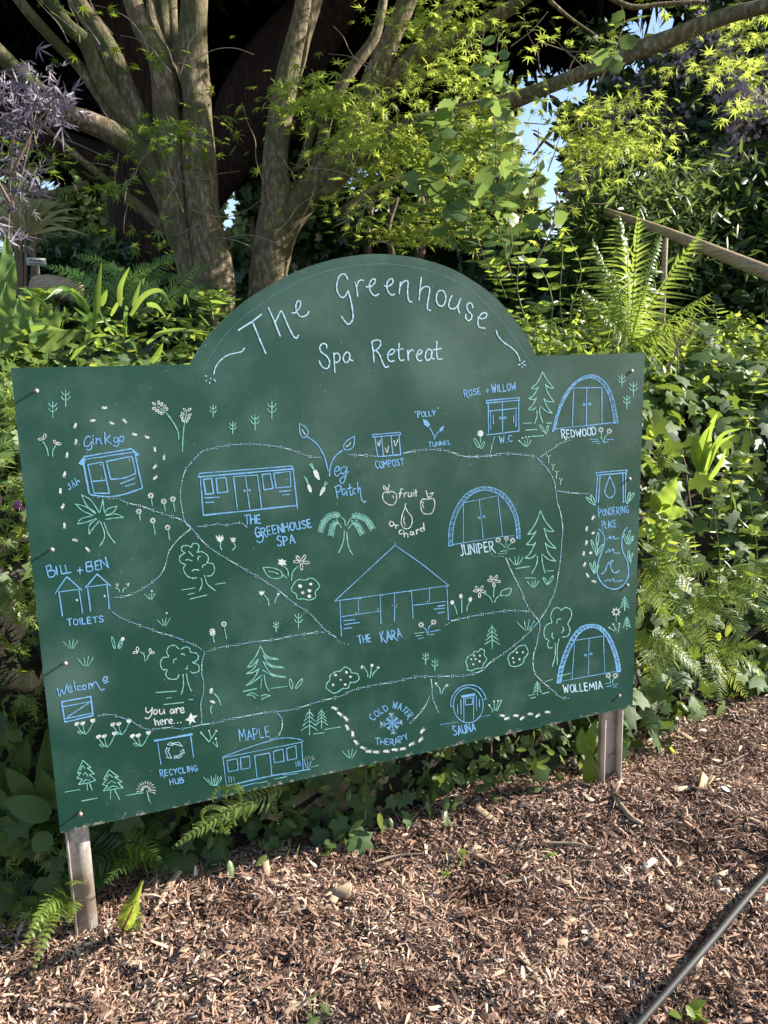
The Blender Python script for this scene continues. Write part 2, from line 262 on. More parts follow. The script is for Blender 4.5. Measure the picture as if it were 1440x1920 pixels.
# ------------------------------------------------------------------ the map board
DRAW = r'''
@title_lettering 4.5 370 500
l 3.2 - 345,537 460,465 540,403
l 3.2 ~ 465,465 520,600 577,732
l 3.2 - 597,343 650,460 698,585
l 3.2 ~ 655,470 680,420 708,375 740,440 775,520 810,585 835,603 853,578
l 3 ~ 800,392 830,385 865,340 870,300 850,288 832,320 835,370 860,415 890,422 925,405 941,376
l 3 ~ 1267,108 1250,70 1220,63 1190,95 1175,160 1185,220 1215,258 1245,250 1272,202
l 3 ~ 1272,202 1295,290 1312,390 1308,450 1285,480 1265,483 1240,455 1213,418
l 3 - 1330,128 1345,190 1352,250
l 3 ~ 1342,170 1360,125 1385,112 1403,120
l 3 ~ 1092,685 1085,655 1055,650 1032,680 1045,720 1090,755 1115,800 1105,850 1075,858 1045,835 1028,795
l 3 - 1150,728 1155,810 1160,892
l 3 ~ 1152,745 1175,728 1200,750 1198,790 1175,808 1155,800
l 3 ~ 1285,740 1265,720 1240,740 1230,780 1250,808 1275,795 1288,745
l 3 ~ 1288,745 1285,780 1315,795
% 4.5 680 500
l 3 ~ 25,168 60,170 95,145 105,110 85,105 62,130 55,175 75,225 105,245 135,230
l 3 ~ 180,160 215,165 250,140 253,108 230,105 208,130 203,175 220,220 250,240 270,228
l 3 - 318,130 312,180 307,230
l 3 ~ 315,165 340,130 370,118 383,135 378,190 380,250 392,290 415,298
l 3 ~ 495,88 485,170 475,282
l 3 ~ 485,205 510,175 545,168 565,190 555,260 545,320 548,360 573,370
l 3 o 620,270 630,220 660,200 690,220 700,270 685,320 655,333 630,310
l 3 ~ 752,245 735,280 725,330 745,355 780,350 805,320 825,270
l 3 ~ 825,270 808,320 805,360 817,392
l 3 ~ 928,345 920,315 895,305 878,335 890,375 918,405 915,440 890,455 868,430 870,400
l 3 ~ 970,425 1005,440 1040,425 1043,395 1015,390 985,420 970,470 985,510 1030,520
l 3 ~ 75,632 88,720 95,808
l 3 ~ 78,632 110,620 145,625 150,660 125,695 95,712
l 3 ~ 110,705 140,740 160,790 180,835 195,850 218,840
l 3 ~ 200,740 235,742 265,720 262,700 240,700 215,730 212,775 235,800 268,792
l 3 ~ 307,648 303,720 308,775 325,792 350,785
l 3 - 283,703 342,692
l 3 - 378,705 385,790
l 3 ~ 383,745 395,715 415,702 428,712
l 3 ~ 447,742 480,740 500,715 485,700 462,725 455,765 475,795 500,788
l 3 ~ 580,710 560,695 535,720 528,765 545,790 570,775 585,730 583,705
l 3 ~ 583,705 578,745 585,775 605,775
l 3 ~ 625,630 622,700 628,765 645,782 672,775
l 3 - 597,702 662,690
@swash_line 4.5 370 500
l 2.6 ~ 398,685 375,715 330,728 260,745 200,785 155,845 137,910
l 2.2 - 65,920 82,925
l 2.2 - 70,965 80,958
l 2.2 - 104,975 104,988
l 2.2 - 138,950 155,967
l 3.6 . 112,943
@swash_line 4.5 680 500
l 2.6 ~ 1125,535 1140,580 1185,635 1250,680 1300,730 1327,793
l 2 - 1312,828 1330,825
l 2 - 1352,805 1368,795
l 2 - 1360,825 1375,832
l 2 - 1345,840 1345,852
l 3 . 1345,815
@scribed_edge_line 1 0 0
g .45 ~ 385,690 402,655 450,600 520,550 600,512 700,495 790,504 870,535 930,590 975,650 1000,690
@cactus_drawing 4 0 660
CACTUS t 395,492 120
CACTUS t 492,408 125
% 4 320 720
CACTUS t 318,250 92
CACTUS t 465,375 92
CACTUS t 632,345 118
CACTUS t 758,262 130
CACTUS t 790,1858 78
CACTUS t 958,1830 110
% 3.6 820 660
CACTUS t 1245,238 85
CACTUS t 1322,300 100
CACTUS t 1278,382 88
% 4.5 600 1120
CACTUS t 890,565 100
CACTUS t 968,620 100
@flower_drawing 4 0 660
t 2.4 ~ 322,672 350,720 363,775
t 2.4 ~ 418,703 395,740 396,785
w 1.8 E 335,633 9,20 12
w 1.8 E 308,652 22,8 -12
w 1.8 E 412,675 8,17 -30
w 1.8 E 440,688 20,8 5
t 2.4 ~ 1180,408 1240,450 1300,530 1335,600 1340,655
t 2.4 ~ 1400,450 1382,540 1372,640 1368,745
w 1.7 E 1155,388 7,15 -60
w 1.7 E 1190,380 7,14 0
w 1.7 E 1213,393 7,14 10
w 1.7 E 1236,410 7,14 15
w 1.7 E 1252,428 6,12 20
w 1.7 E 1156,422 7,14 75
w 1.7 E 1178,437 7,14 70
w 1.7 E 1198,450 7,14 70
w 1.7 E 1216,460 7,13 65
w 1.7 E 1385,434 7,14 -40
w 1.7 E 1420,432 7,14 50
w 1.7 E 1370,462 7,13 -50
w 1.7 E 1362,486 7,13 -45
w 1.7 E 1422,472 7,13 60
w 1.7 E 1414,496 7,13 50
w 1.7 E 1370,512 6,12 -30
w 1.7 E 1403,518 6,12 20
BLOOM 1143,1152 88
BLOOM 1240,1193 85
BLOOM 1312,1198 112
BLOOM 1052,1262 78
BLOOM 1163,1368 122
BLOOM 1272,1408 108
@footprint_drawing 4 0 660
FOOT 785,418 180 1
FOOT 698,514 170 1
FOOT 565,550 110 1
FOOT 570,672 100 1
FOOT 503,770 95 1
FOOT 484,915 105 1.05
FOOT 453,1040 90 1
FOOT 472,1155 115 1
FOOT 483,1300 85 1
FOOT 560,1410 10 1
FOOT 655,1478 45 1
FOOT 840,533 200 .95
FOOT 937,520 225 .95
FOOT 1010,618 190 .95
FOOT 1103,638 200 .9
FOOT 1162,732 260 .9
FOOT 1230,792 270 .9
FOOT 1160,862 -50 .95
FOOT 1162,945 -45 .95
@hut_lettering 4 0 660
b 2.8 ~ 680,640 660,632 637,655 630,695 650,710 675,690 682,672
b 2.8 ~ 682,672 688,710 672,733 645,730
b 2.8 ~ 697,650 697,680 705,690
b 3 . 698,627
b 2.8 - 722,645 722,690
b 2.8 ~ 722,665 740,648 752,660 755,680 765,690
b 2.8 - 785,605 790,690
b 2.8 - 826,625 795,660 835,690
b 2.8 ~ 875,645 858,642 852,665 868,680 882,660 884,642
b 2.8 ~ 884,642 890,690 875,708 850,700
b 2.8 o 895,655 905,635 922,632 927,655 915,670 900,670
b 2.3 ~ 522,985 510,995 530,1010 525,1030 512,1028
b 2.3 ~ 538,962 550,1018
b 2.3 ~ 546,1000 556,985 566,1008
b 2.3 ~ 560,945 580,1000
b 2.3 ~ 572,982 586,962 598,975
@hut_drawing 4 0 660
b 3.4 - 630,785 985,725
b 2.6 - 636,806 1002,750
b 2.6 - 632,785 590,835 628,852 636,806
b 2 P 632,790 592,836 628,850
b 2.6 - 985,725 1042,768 1015,780
b 2 P 990,730 1040,766 1012,780
b 3.8 - 628,850 648,955 668,1060 685,1075
b 3.2 ~ 680,1070 800,1085 920,1070 1068,1020
b 3.2 - 1015,780 1040,900 1068,1020
b 2.6 - 658,845 768,825 820,1060 705,1058 658,845
b 2.4 - 697,970 793,962
b 2.8 - 797,820 990,782 1018,910
b 2.8 ~ 1018,910 930,945 830,955
b 2.8 - 830,955 797,820
b 2.4 - 905,988 1015,945
b 2.4 - 938,1008 1015,985
l 2 . 755,845 968,800 972,815 760,945
@palm_drawing 4 0 660
t 2.1 ~ 610,1070 680,1110 745,1205
t 2.1 ~ 610,1070 650,1150 720,1205
t 2.1 ~ 565,1140 640,1160 715,1212
t 2.1 ~ 565,1140 620,1190 700,1225
t 2.1 - 770,1105 750,1200
t 2.1 - 770,1105 782,1200
t 2.1 ~ 878,1155 810,1175 785,1210
t 2.1 ~ 878,1155 850,1200 790,1225
t 2.1 ~ 925,1240 870,1215 800,1225
t 2.1 ~ 925,1240 860,1245 790,1255
t 2.1 ~ 580,1290 610,1250 690,1228
t 2.1 ~ 580,1290 650,1275 715,1250
t 2.1 ~ 668,1365 670,1300 725,1250
t 2.1 ~ 668,1365 700,1320 745,1265
t 2.4 ~ 755,1275 782,1350 780,1400 748,1455
t 2.4 ~ 780,1280 815,1370 862,1432
@toilets_lettering 4 0 660
b 3 - 345,1608 365,1690
b 3 ~ 348,1608 378,1600 380,1630 358,1645
b 3 ~ 358,1645 410,1640 405,1680 365,1690
b 3 - 420,1608 430,1670
b 3 - 450,1600 462,1665 495,1658
b 3 - 487,1598 502,1660 533,1650
b 2.8 - 580,1640 620,1635
b 2.8 - 598,1615 600,1668
b 3 - 643,1580 650,1648
b 3 ~ 643,1580 680,1572 682,1600 650,1610
b 3 ~ 650,1610 695,1610 690,1640 650,1648
b 3 - 712,1572 718,1635
b 3 - 712,1572 745,1562
b 3 - 715,1602 740,1598
b 3 - 718,1635 750,1630
b 3 - 762,1628 752,1558 812,1618 790,1540
% 3.692 60 1060
T b 2.8 248,418 508,388 42 TOILETS
@toilets_drawing 3.692 60 1060
b 3 - 160,195 240,78 345,172
b 2.4 - 195,183 330,165
b 3 - 185,180 198,265 210,350
b 3 - 325,175 350,330
b 3 - 370,155 450,60 545,142
b 2.4 - 385,150 525,130
b 3 - 385,160 405,318
b 3 - 518,130 535,300
l 4.6 . 311,240
l 4 . 503,212
t 2 ~ 575,155 600,165 608,188
t 2 ~ 650,155 632,165 628,188
w 3 . 580,132 590,142 595,130 655,130 665,140 668,128
@welcome_lettering 3.692 60 1060
b 2.8 ~ 175,850 190,905 205,862 222,890 243,820
b 2.8 ~ 248,868 272,852 264,836 248,855 260,880 282,868
b 2.8 ~ 288,800 294,830 302,868
b 2.8 ~ 338,836 318,838 316,860 342,860
b 2.8 o 350,838 363,828 374,842 366,860 352,855
b 2.8 - 390,820 398,858
b 2.8 ~ 392,838 408,816 418,850
b 2.8 ~ 414,835 438,806 462,840 478,862 500,856
b 2.8 ~ 488,802 520,790 515,770 494,783 500,812 528,804
@crate_drawing 3.692 60 1060
b 3.2 - 205,945 408,907
b 2.6 - 207,980 408,942
b 3.4 - 205,950 228,1085 422,1040 405,905
b 2.8 - 228,1062 418,1022
b 2.6 - 245,1050 395,950
@tree_drawing 3.692 60 1060
t 2.3 ~ 1018,580 985,553 945,565 932,600 945,632 905,640 888,680 905,720 935,722 925,755 950,785 1000,785 1018,755
t 2.3 ~ 1030,580 1065,565 1090,575 1098,600 1140,610 1152,640 1130,665 1110,672 1150,690 1155,730 1115,745 1095,735
t 2.3 ~ 1030,615 1048,612 1055,625
t 2.3 ~ 1000,645 980,655 980,675
t 2.3 ~ 1075,695 1075,715 1060,715
t 2.3 ~ 1045,755 1048,830 1032,893
t 2.3 ~ 1068,750 1080,815 1102,870
t 2 - 857,880 1000,870
t 2 - 930,920 965,915
t 2 - 912,963 1048,948
t 2 - 1082,930 1112,928
@here_lettering 3.692 60 1060
w 2.8 ~ 788,985 790,1010 805,1018 828,1000 832,985
w 2.8 ~ 832,985 828,1030 805,1060 782,1055
w 2.8 o 842,1015 850,1000 864,1002 866,1020 850,1031
w 2.8 ~ 882,995 883,1022 898,1028 912,1010
w 2.8 - 912,995 918,1028
w 2.8 ~ 978,995 960,1000 958,1022 973,1022 982,998 986,1022
w 2.8 - 995,990 1001,1022
w 2.8 ~ 998,1005 1010,988 1022,992
w 2.8 ~ 1026,1008 1048,998 1045,985 1030,990 1028,1010 1040,1022 1056,1012
w 2.8 ~ 846,1062 856,1106
w 2.8 ~ 851,1085 865,1075 872,1090 880,1108
w 2.8 ~ 884,1090 905,1082 902,1070 888,1075 888,1095 905,1102
w 2.8 - 918,1068 923,1098
w 2.8 ~ 920,1080 932,1065 942,1070
w 2.8 ~ 946,1085 968,1078 965,1065 950,1072 952,1090 970,1095
w 2.6 . 985,1092 1008,1090 1030,1088
@star_drawing 3.692 60 1060
w 2 P 1100,1018 1112,1042 1148,1038 1120,1062 1135,1092 1108,1080 1090,1108 1088,1078 1058,1072 1085,1052
@flower_drawing 3.692 60 1060
POSY 370,1168 1
POSY 620,1172 1
POSY 520,1257 1
POSY 755,1252 1
GRASS 272,575 1
GRASS 375,697 1.1
GRASS 915,417 .9
w 3.6 . 932,330
GRASS 820,234 .7
w 3.4 . 829,178
GRASS 1270,1525 1
t 2 E 563,535 8,42 -14
t 2 ~ 595,577 600,540 615,515
w 2 F 628,510 12,15 30
t 2 E 614,552 7,24 22
t 2 ~ 783,662 775,620 750,598
t 2 ~ 795,657 805,625 820,610
w 2 E 730,580 9,15 0
w 2 E 716,602 16,7 -10
w 2 E 818,590 8,13 0
w 2 E 834,604 13,7 10
BLOOM 1260,530 70
t 2.3 ~ 1245,1028 1236,1000 1245,968
w 2 F 1250,945 20,9 20
t 2.3 ~ 1258,885 1290,920 1306,968
w 2 F 1240,868 12,20 15
t 2 - 1175,1165 1225,1222
t 2 - 1225,1222 1270,1155
t 2 - 1228,1155 1240,1200
t 2 - 1250,1225 1285,1258
t 2 - 1275,1215 1285,1250
w 3.6 . 1170,1158 1225,1145 1275,1145 1272,1200
@small_fir_drawing 4.235 60 1400
t 2.4 - 403,108 467,165 440,168 495,215 455,222 505,265 455,285 370,300 400,258 355,250 388,205 360,212 403,108
t 2 - 403,150 420,175
t 2 - 400,150 385,185
t 2 - 425,205 400,225
t 2 - 425,205 445,235
t 2 - 430,260 400,285
t 2 - 430,260 460,270
t 2.2 - 435,290 442,345
t 2.2 - 455,288 478,345
t 2 - 262,360 380,340
t 2 - 395,430 520,407
t 2.4 - 612,183 685,238 655,242 715,278 680,285 722,325 565,350 600,310 558,300 595,260 570,258 612,183
t 2 - 615,220 640,240
t 2 - 615,220 595,245
t 2 - 630,270 600,295
t 2 - 630,270 665,290
t 2 - 640,310 600,335
t 2 - 640,310 680,320
t 2.2 - 625,345 622,415
t 2.2 - 655,342 695,418
t 2 - 750,387 880,365
t 2.4 - 912,350 933,438
FIREWORK 905,345
@recycling_drawing 3.692 60 1060
b 4.6 - 848,1214 978,1192 1108,1168
b 2.2 - 870,1225 892,1378
b 2.8 - 1098,1180 1118,1330
l 1.8 - 935,1240 962,1222 975,1246 935,1240
l 1.8 - 965,1234 1015,1222 1042,1252 1003,1240 965,1234
l 1.8 - 935,1260 922,1290 942,1325
l 1.8 - 952,1262 940,1290 956,1312 965,1336 928,1328
l 1.8 - 980,1332 1025,1330 1050,1292
l 1.8 - 985,1320 1010,1320 1038,1296
l 1.8 - 1028,1290 1048,1272 1054,1300
@recycling_lettering 3.692 60 1060
T b 2.2 892,1462 1155,1420 40 RECYCLING
T b 2.2 960,1520 1062,1502 38 HUB
@leaf_drawing 4 320 720
b 2.5 ~ 1025,395 1095,450 1150,540 1182,655
b 2.5 ~ 1290,497 1235,540 1200,610 1190,690
b 2.3 ~ 965,297 1012,325 1030,370 1000,402 972,375 965,297
b 2.3 ~ 1380,393 1322,425 1295,470 1320,495 1368,470 1380,393
w 1.8 ~ 985,340 995,360 1010,378
w 1.8 ~ 1350,435 1340,455 1312,470
@vegetable_lettering 4 320 720
b 2.5 ~ 1225,655 1255,650 1262,620 1240,625 1228,665 1245,690 1275,668
b 2.5 ~ 1310,620 1280,630 1275,665 1295,670 1318,640 1320,620
b 2.5 ~ 1320,620 1310,700 1295,740 1275,740 1270,715 1300,690 1335,655
b 2.5 - 1235,765 1250,855
b 2.5 ~ 1230,775 1260,760 1278,775 1265,805 1240,812
b 2.5 ~ 1310,790 1290,790 1285,820 1300,830 1318,800 1322,835
b 2.5 ~ 1340,750 1348,830 1365,825
b 2.5 - 1325,785 1360,775
b 2.5 ~ 1388,785 1370,790 1368,815 1388,822
b 2.5 - 1400,735 1406,815
b 2.5 ~ 1403,795 1418,778 1423,820 1432,868 1450,888 1462,876
@carrot_drawing 4 320 720
w 2 P 1066,652 1092,640 1108,668 1120,716 1105,718 1080,692
t 2 - 1075,645 1040,600
t 2 - 1075,640 1056,595
w 2 P 1022,758 1040,752 1055,780 1058,812 1045,812 1030,790
t 2 - 1030,750 1000,692
t 2 - 1032,750 1016,700
w 2 P 1140,768 1162,778 1155,802 1125,838 1116,836 1125,800
t 2 - 1152,768 1178,738
t 2 - 1150,768 1160,733
@cabin_drawing 4 320 720
b 2.4 - 218,670 560,643 905,615
b 3.4 - 205,698 920,636
b 2.4 - 218,670 205,698
b 2.4 - 905,615 920,638
b 2.6 - 222,700 245,985
b 3.2 - 245,985 950,910
b 2.8 - 918,640 950,935
b 3.2 - 245,715 305,708 322,820 262,828 245,715
b 3.2 - 340,708 412,702 428,808 352,818 340,708
b 2.4 - 500,940 470,695 650,682 682,930
b 2.2 - 560,692 592,932
b 4.4 . 553,800 592,797
b 2.6 - 685,680 745,672 768,782 700,795 685,680
b 2.6 - 772,670 895,655 900,770 790,780 772,670
b 2.4 - 255,855 365,848
b 2.4 - 260,890 325,886
b 2.4 - 812,808 900,798
b 2.4 - 838,833 890,828
@cabin_lettering 4 320 720
T b 3 558,1052 690,1042 66 THE
T b 3 642,1148 1072,1068 62 GREENHOUSE
b 3 ~ 640,1148 690,1135 688,1175 665,1188 645,1178
T b 3 805,1215 945,1190 62 SPA
@tree_drawing 4 320 720
t 2.3 ~ 108,1268 80,1245 90,1215 130,1212 155,1225 162,1200 190,1195 212,1215 205,1250 195,1262
t 2.3 ~ 195,1262 235,1258 275,1285 282,1320 268,1340
t 2.3 ~ 268,1340 315,1350 328,1395 305,1435 270,1440
t 2.3 ~ 100,1270 68,1295 72,1335 112,1355
t 2.3 ~ 112,1355 95,1385 115,1430 155,1455 195,1452
t 2.3 ~ 135,1255 150,1272 165,1290
t 2.3 ~ 110,1320 135,1318 160,1328
t 2.3 ~ 222,1290 205,1300 205,1322
t 2.3 ~ 262,1355 240,1360 238,1378
t 2.3 ~ 160,1402 180,1392 212,1395
t 2.3 ~ 228,1455 235,1500 215,1552
t 2.3 ~ 252,1435 275,1500 335,1550
t 2 - 82,1545 180,1528
t 2 - 130,1578 175,1568
t 2 - 143,1613 270,1582
t 2 - 333,1502 412,1490
@flower_drawing 4 320 720
w 2 P 335,1135 355,1148 365,1130 378,1148 392,1132 398,1165 375,1188 350,1175
t 2.2 ~ 375,1190 372,1215 382,1242
w 2 P 443,1148 458,1158 466,1145 475,1158 487,1150 482,1182 460,1188
t 2.2 ~ 475,1195 485,1220 465,1245
t 2 ~ 690,1375 760,1378 820,1400 838,1440 790,1460 730,1440 690,1375
t 2 ~ 735,1405 770,1410 810,1425
t 2 ~ 830,1432 855,1440 870,1458
w 2 P 835,1308 845,1322 866,1322 858,1340 870,1358 846,1355 838,1370 822,1355 800,1350 815,1335 805,1315 825,1320
t 2.2 ~ 850,1365 878,1400 882,1440
DAISY 980,1335 1
t 2.2 ~ 955,1365 915,1410 905,1472
w 2 P 658,1548 670,1560 680,1545 690,1560 705,1548 700,1575 680,1585 665,1575
t 2.2 ~ 705,1585 730,1620 737,1662
w 2 P 795,1565 805,1572 812,1562 818,1578 802,1588
t 2.2 ~ 800,1590 783,1620 783,1642
BLOOM 322,1915 72
BLOOM 418,1910 130
@bush_drawing 4 320 720
t 2.2 o 1010,1470 1050,1455 1090,1475 1115,1520 1085,1555 1085,1600 1040,1620 1000,1612 950,1610 940,1575 905,1550 915,1510 950,1470 985,1468
w 2 F 970,1515 16,13 20
w 2 F 1050,1500 12,10 0
w 2 F 990,1565 13,12 0
w 2 F 1040,1550 14,13 0
w 2 F 1040,1592 14,12 0
@willow_drawing 4 580 740
t 2.4 ~ 262,1020 258,1080 245,1130 220,1183
t 2.4 ~ 280,1030 285,1100 300,1160 325,1200
V 270,980 255,930 180,900 110,950 80,1035
V 280,980 310,930 360,908 430,940 470,1000
V 240,1000 220,965 180,970 160,1055
V 290,1005 320,970 350,965 398,1045
@compost_drawing 4 580 740
b 2.4 - 470,300 680,283 685,300 475,318 470,300
b 2.4 - 490,320 512,465
b 2.2 - 540,315 555,460
b 2.2 - 612,308 625,440
b 2.4 - 672,300 685,452
b 2.6 - 512,465 685,450
w 2 ~ 510,350 522,385 532,342
w 2 ~ 568,400 585,432 592,385
w 2 ~ 635,345 645,382 665,335
@compost_lettering 4 580 740
T b 2.2 500,555 718,525 50 COMPOST
@tunnel_lettering 4 580 740
T b 2 815,170 955,155 38 POLLY
b 1.8 - 790,125 796,136
b 1.8 - 966,95 962,106
b 2 P 850,182 885,195 905,225 890,245 860,225
b 2 P 1010,230 1003,265 978,278 975,255
b 2 ~ 903,250 925,290 938,325
b 2 ~ 972,275 950,300 935,335
T b 2 897,392 1072,370 32 TUNNEL
@fruit_lettering 4 580 740
w 2.3 ~ 702,708 685,710 682,740 676,775
w 2.3 - 668,742 700,738
w 2.3 - 708,738 712,770
w 2.3 ~ 712,750 722,735 732,738
w 2.3 ~ 742,735 742,760 755,765 765,750
w 2.3 - 765,732 768,765
w 2.3 - 782,735 785,765
w 2.4 . 782,718
w 2.3 - 798,710 801,762
w 2.3 - 786,736 808,728
w 2.3 o 600,965 612,950 630,960 628,980 610,985
w 2.3 ~ 640,972 650,1003
w 2.3 ~ 645,985 660,978 668,985
w 2.3 ~ 695,1015 676,1020 675,1043 696,1043
w 2.3 - 706,1015 712,1068
w 2.3 ~ 710,1050 725,1038 738,1050 738,1068
w 2.3 ~ 775,1028 758,1030 758,1050 774,1048 778,1028 786,1052
w 2.3 - 800,1015 806,1045
w 2.3 ~ 803,1025 815,1010 823,1014
w 2.3 ~ 856,1000 836,1002 835,1020 852,1022
w 2.3 - 855,962 863,1020
@fruit_drawing 4 580 740
w 2 o 590,738 615,725 650,745 652,790 630,825 590,822 555,790 550,750 570,728
w 2 - 590,728 598,672
w 2 ~ 590,720 556,703 560,685 585,708
w 1.6 ~ 622,758 630,765 630,778
w 2 o 885,785 930,780 940,830 920,885 890,895 850,885 835,830 845,785
w 2 - 890,775 875,720
w 2 ~ 888,770 915,760 928,735 900,745
w 1.6 ~ 855,800 850,830 858,850
w 2 o 720,850 735,875 768,920 768,970 745,1003 710,1000 688,960 698,895
w 2 ~ 720,850 718,830 725,815
w 1.6 ~ 712,915 708,950 722,985
@hall_drawing 4 580 740
b 1.7 - 190,1548 642,1128
b 1.7 - 642,1105 642,1130
b 1.7 - 645,1130 850,1275 1047,1432
b 1.7 - 190,1548 1040,1432
b 1.8 - 228,1550 240,1810
b 1.7 - 365,1522 368,1638
b 1.7 - 243,1665 530,1622
b 1.8 - 530,1495 537,1718
b 1.8 - 638,1480 637,1698
b 1.8 - 765,1462 777,1678
b 1.7 - 900,1445 900,1550
b 1.7 - 778,1580 1025,1550
b 1.8 - 1030,1435 1042,1690
b 2.3 - 255,1695 340,1688
b 2.3 - 262,1725 375,1708
b 2.3 - 258,1755 318,1748
b 2.3 - 962,1588 1015,1578
b 2.3 - 935,1608 1015,1600
b 2.3 - 962,1637 1012,1630
w 1.8 . 622,1580 655,1575 652,1592 548,1505 380,1530 515,1608 350,1635 885,1553 915,1450 750,1478
@hall_lettering 4 580 740
T b 2.8 370,1868 478,1848 58 THE
T b 2.8 545,1852 705,1818 68 KARA
@flower_drawing 4 580 740
STARF 838,1725 1
STARF 932,1705 1
b 1.8 ~ 850,1740 872,1760 880,1785
b 1.8 ~ 925,1720 895,1745 888,1805
t 1.6 - 785,1790 860,1782
t 1.6 - 797,1810 842,1803
b 1.6 - 818,1832 858,1820
t 1.6 - 905,1800 938,1796
b 1.6 - 905,1778 975,1765
@arch_drawing 3.6 820 660
H b 1.5 75,1310 80,1180 120,1060 180,970 250,925 330,910 420,935 490,1000 535,1090 555,1180 558,1258 | 103,1305 108,1190 140,1080 200,990 265,945 330,933 410,960 470,1020 512,1100 530,1180 535,1258
b 1.4 - 103,1300 440,1245 520,1240
b 1.4 - 175,1285 175,1018 408,970 438,1240
b 1.4 - 282,995 308,1255
b 1.6 E 280,1118 7,6 0
b 1.6 E 314,1110 7,6 0
@arch_lettering 3.6 820 660
T l 2.7 155,1375 395,1338 64 JUNIPER
@flower_drawing 3.6 820 660
STARF 410,1270 1
STARF 465,1258 .9
STARF 508,1272 1
t 1.6 ~ 420,1290 445,1305 452,1325
t 1.6 - 465,1272 460,1320
t 1.6 ~ 500,1290 480,1305 472,1325
t 1.5 - 425,1345 470,1340
t 1.5 - 480,1330 525,1325
t 1.5 - 405,1362 468,1358
w 3.4 F 100,1690 13,15 0
w 3.4 F 158,1648 12,16 0
w 3.4 F 222,1670 12,16 10
t 2 ~ 112,1710 125,1735 132,1770
t 2 - 163,1672 165,1760
t 2 ~ 214,1692 203,1715 198,1748
DAISY 285,1615 .8
DAISY 382,1545 .8
t 2 ~ 308,1625 350,1650 372,1690
t 2 - 382,1578 378,1655
t 2 ~ 418,1645 395,1665 385,1690
t 2 ~ 425,1645 435,1612 495,1595 480,1640 425,1645
w 3 F 290,550 20,22 0
t 1.8 E 265,615 9,36 -30
t 1.8 E 305,628 8,26 25
t 1.8 - 290,575 290,610
GRASS 598,637 .8
w 3.2 . 552,600 575,580 597,575 620,572
STARF 1103,525 1
STARF 1160,535 1
t 1.8 ~ 1108,545 1105,575 1120,608
t 1.8 ~ 1150,550 1130,575 1122,610
b 1.6 - 1028,592 1085,588
b 1.6 - 1045,607 1090,602
b 1.6 - 1075,620 1095,617
b 1.6 - 1125,610 1155,605
b 1.6 - 1140,590 1188,590
w 2 . 742,700 750,708 760,700 772,758 780,768 790,760 798,805 806,815 816,806 826,855 834,865 842,856
t 1.8 - 750,715 752,750
t 1.8 - 779,775 779,800
t 1.8 - 804,822 801,855
t 1.8 - 832,870 829,897
GRASS 535,1437 1
GRASS 650,1587 .8
t 1.8 E 728,1545 7,28 -30
t 1.8 E 765,1538 7,32 30
@arch_drawing 3.6 820 660
H b 1.5 775,540 800,430 850,300 920,210 1000,160 1060,158 1130,200 1180,290 1205,390 1220,480 | 795,522 825,400 880,285 945,205 1010,178 1055,180 1110,215 1155,290 1180,390 1192,482
b 1.8 - 795,520 1195,475
b 2 - 910,505 920,243 1110,240 1110,482
b 2 - 1008,240 1005,495
b 1.8 E 990,355 8,6 0
b 1.8 E 1028,352 8,6 0
@arch_lettering 3.6 820 660
T l 2.7 842,582 1082,556 52 REDWOOD
@cabinet_drawing 3.6 820 660
b 2.4 - 330,328 552,308 552,325 330,345 330,328
b 2.2 - 342,345 345,548
b 2.2 - 548,325 550,535
b 2 - 328,560 550,534
b 2 - 437,330 440,535
b 2 - 345,400 548,378
b 1.8 - 357,400 360,520
b 1.8 - 375,425 378,485
b 1.8 - 530,392 530,505
b 1.8 - 515,430 515,475
b 1.8 E 426,446 8,7 0
b 1.8 E 455,444 8,7 0
@cabinet_lettering 3.6 820 660
T b 2.3 187,303 303,280 44 ROSE
b 2.2 - 325,262 347,258
b 2.2 - 335,245 338,274
T b 2.3 372,275 540,252 48 WILLOW
T b 2.3 424,616 518,602 42 W.C
@fir_drawing 3.6 820 660
t 2.2 ~ 710,135 675,205 632,245
t 2.2 ~ 632,245 665,248 682,235
t 2.2 ~ 682,235 650,290 618,315
t 2.2 ~ 618,315 650,322 670,310
t 2.2 ~ 670,310 640,360 612,388
t 2.2 ~ 612,388 640,390 665,375
t 2.2 ~ 710,135 740,190 785,245
t 2.2 ~ 785,245 755,240 728,220
t 2.2 ~ 728,220 745,275 785,335
t 2.2 ~ 785,335 745,335 718,315
t 2.2 ~ 718,315 738,365 775,415
t 2.2 ~ 775,415 735,400 700,372
t 2.2 ~ 670,392 672,430 655,485
t 2.2 ~ 690,362 692,420 712,480
t 2 - 580,483 638,478
t 2 - 595,528 675,522
t 2 - 635,570 715,565
t 2 - 735,480 770,480
t 1.8 E 705,515 7,28 -30
t 1.8 E 738,525 7,30 20
@fir_drawing 3.6 820 660
t 2.2 ~ 695,1072 660,1160 610,1230
t 2.2 ~ 610,1230 650,1225 665,1210
t 2.2 ~ 665,1210 635,1260 600,1300
t 2.2 ~ 600,1300 645,1300 662,1285
t 2.2 ~ 662,1285 630,1350 593,1392
t 2.2 ~ 593,1392 635,1390 665,1365
t 2.2 ~ 695,1072 730,1145 785,1210
t 2.2 ~ 785,1210 750,1210 720,1190
t 2.2 ~ 720,1190 745,1265 800,1325
t 2.2 ~ 800,1325 760,1315 728,1290
t 2.2 ~ 728,1290 748,1355 798,1412
t 2.2 ~ 798,1412 750,1400 705,1362
t 2.2 ~ 675,1378 670,1430 638,1492
t 2.2 ~ 703,1370 710,1430 725,1490
t 2 - 527,1462 623,1447
t 2 - 735,1477 783,1477
t 2 - 590,1525 662,1525
@gate_drawing 3.6 820 660
b 2.4 - 1070,815 1278,797 1275,815 1072,832 1070,815
b 2.4 - 1080,832 1070,1012
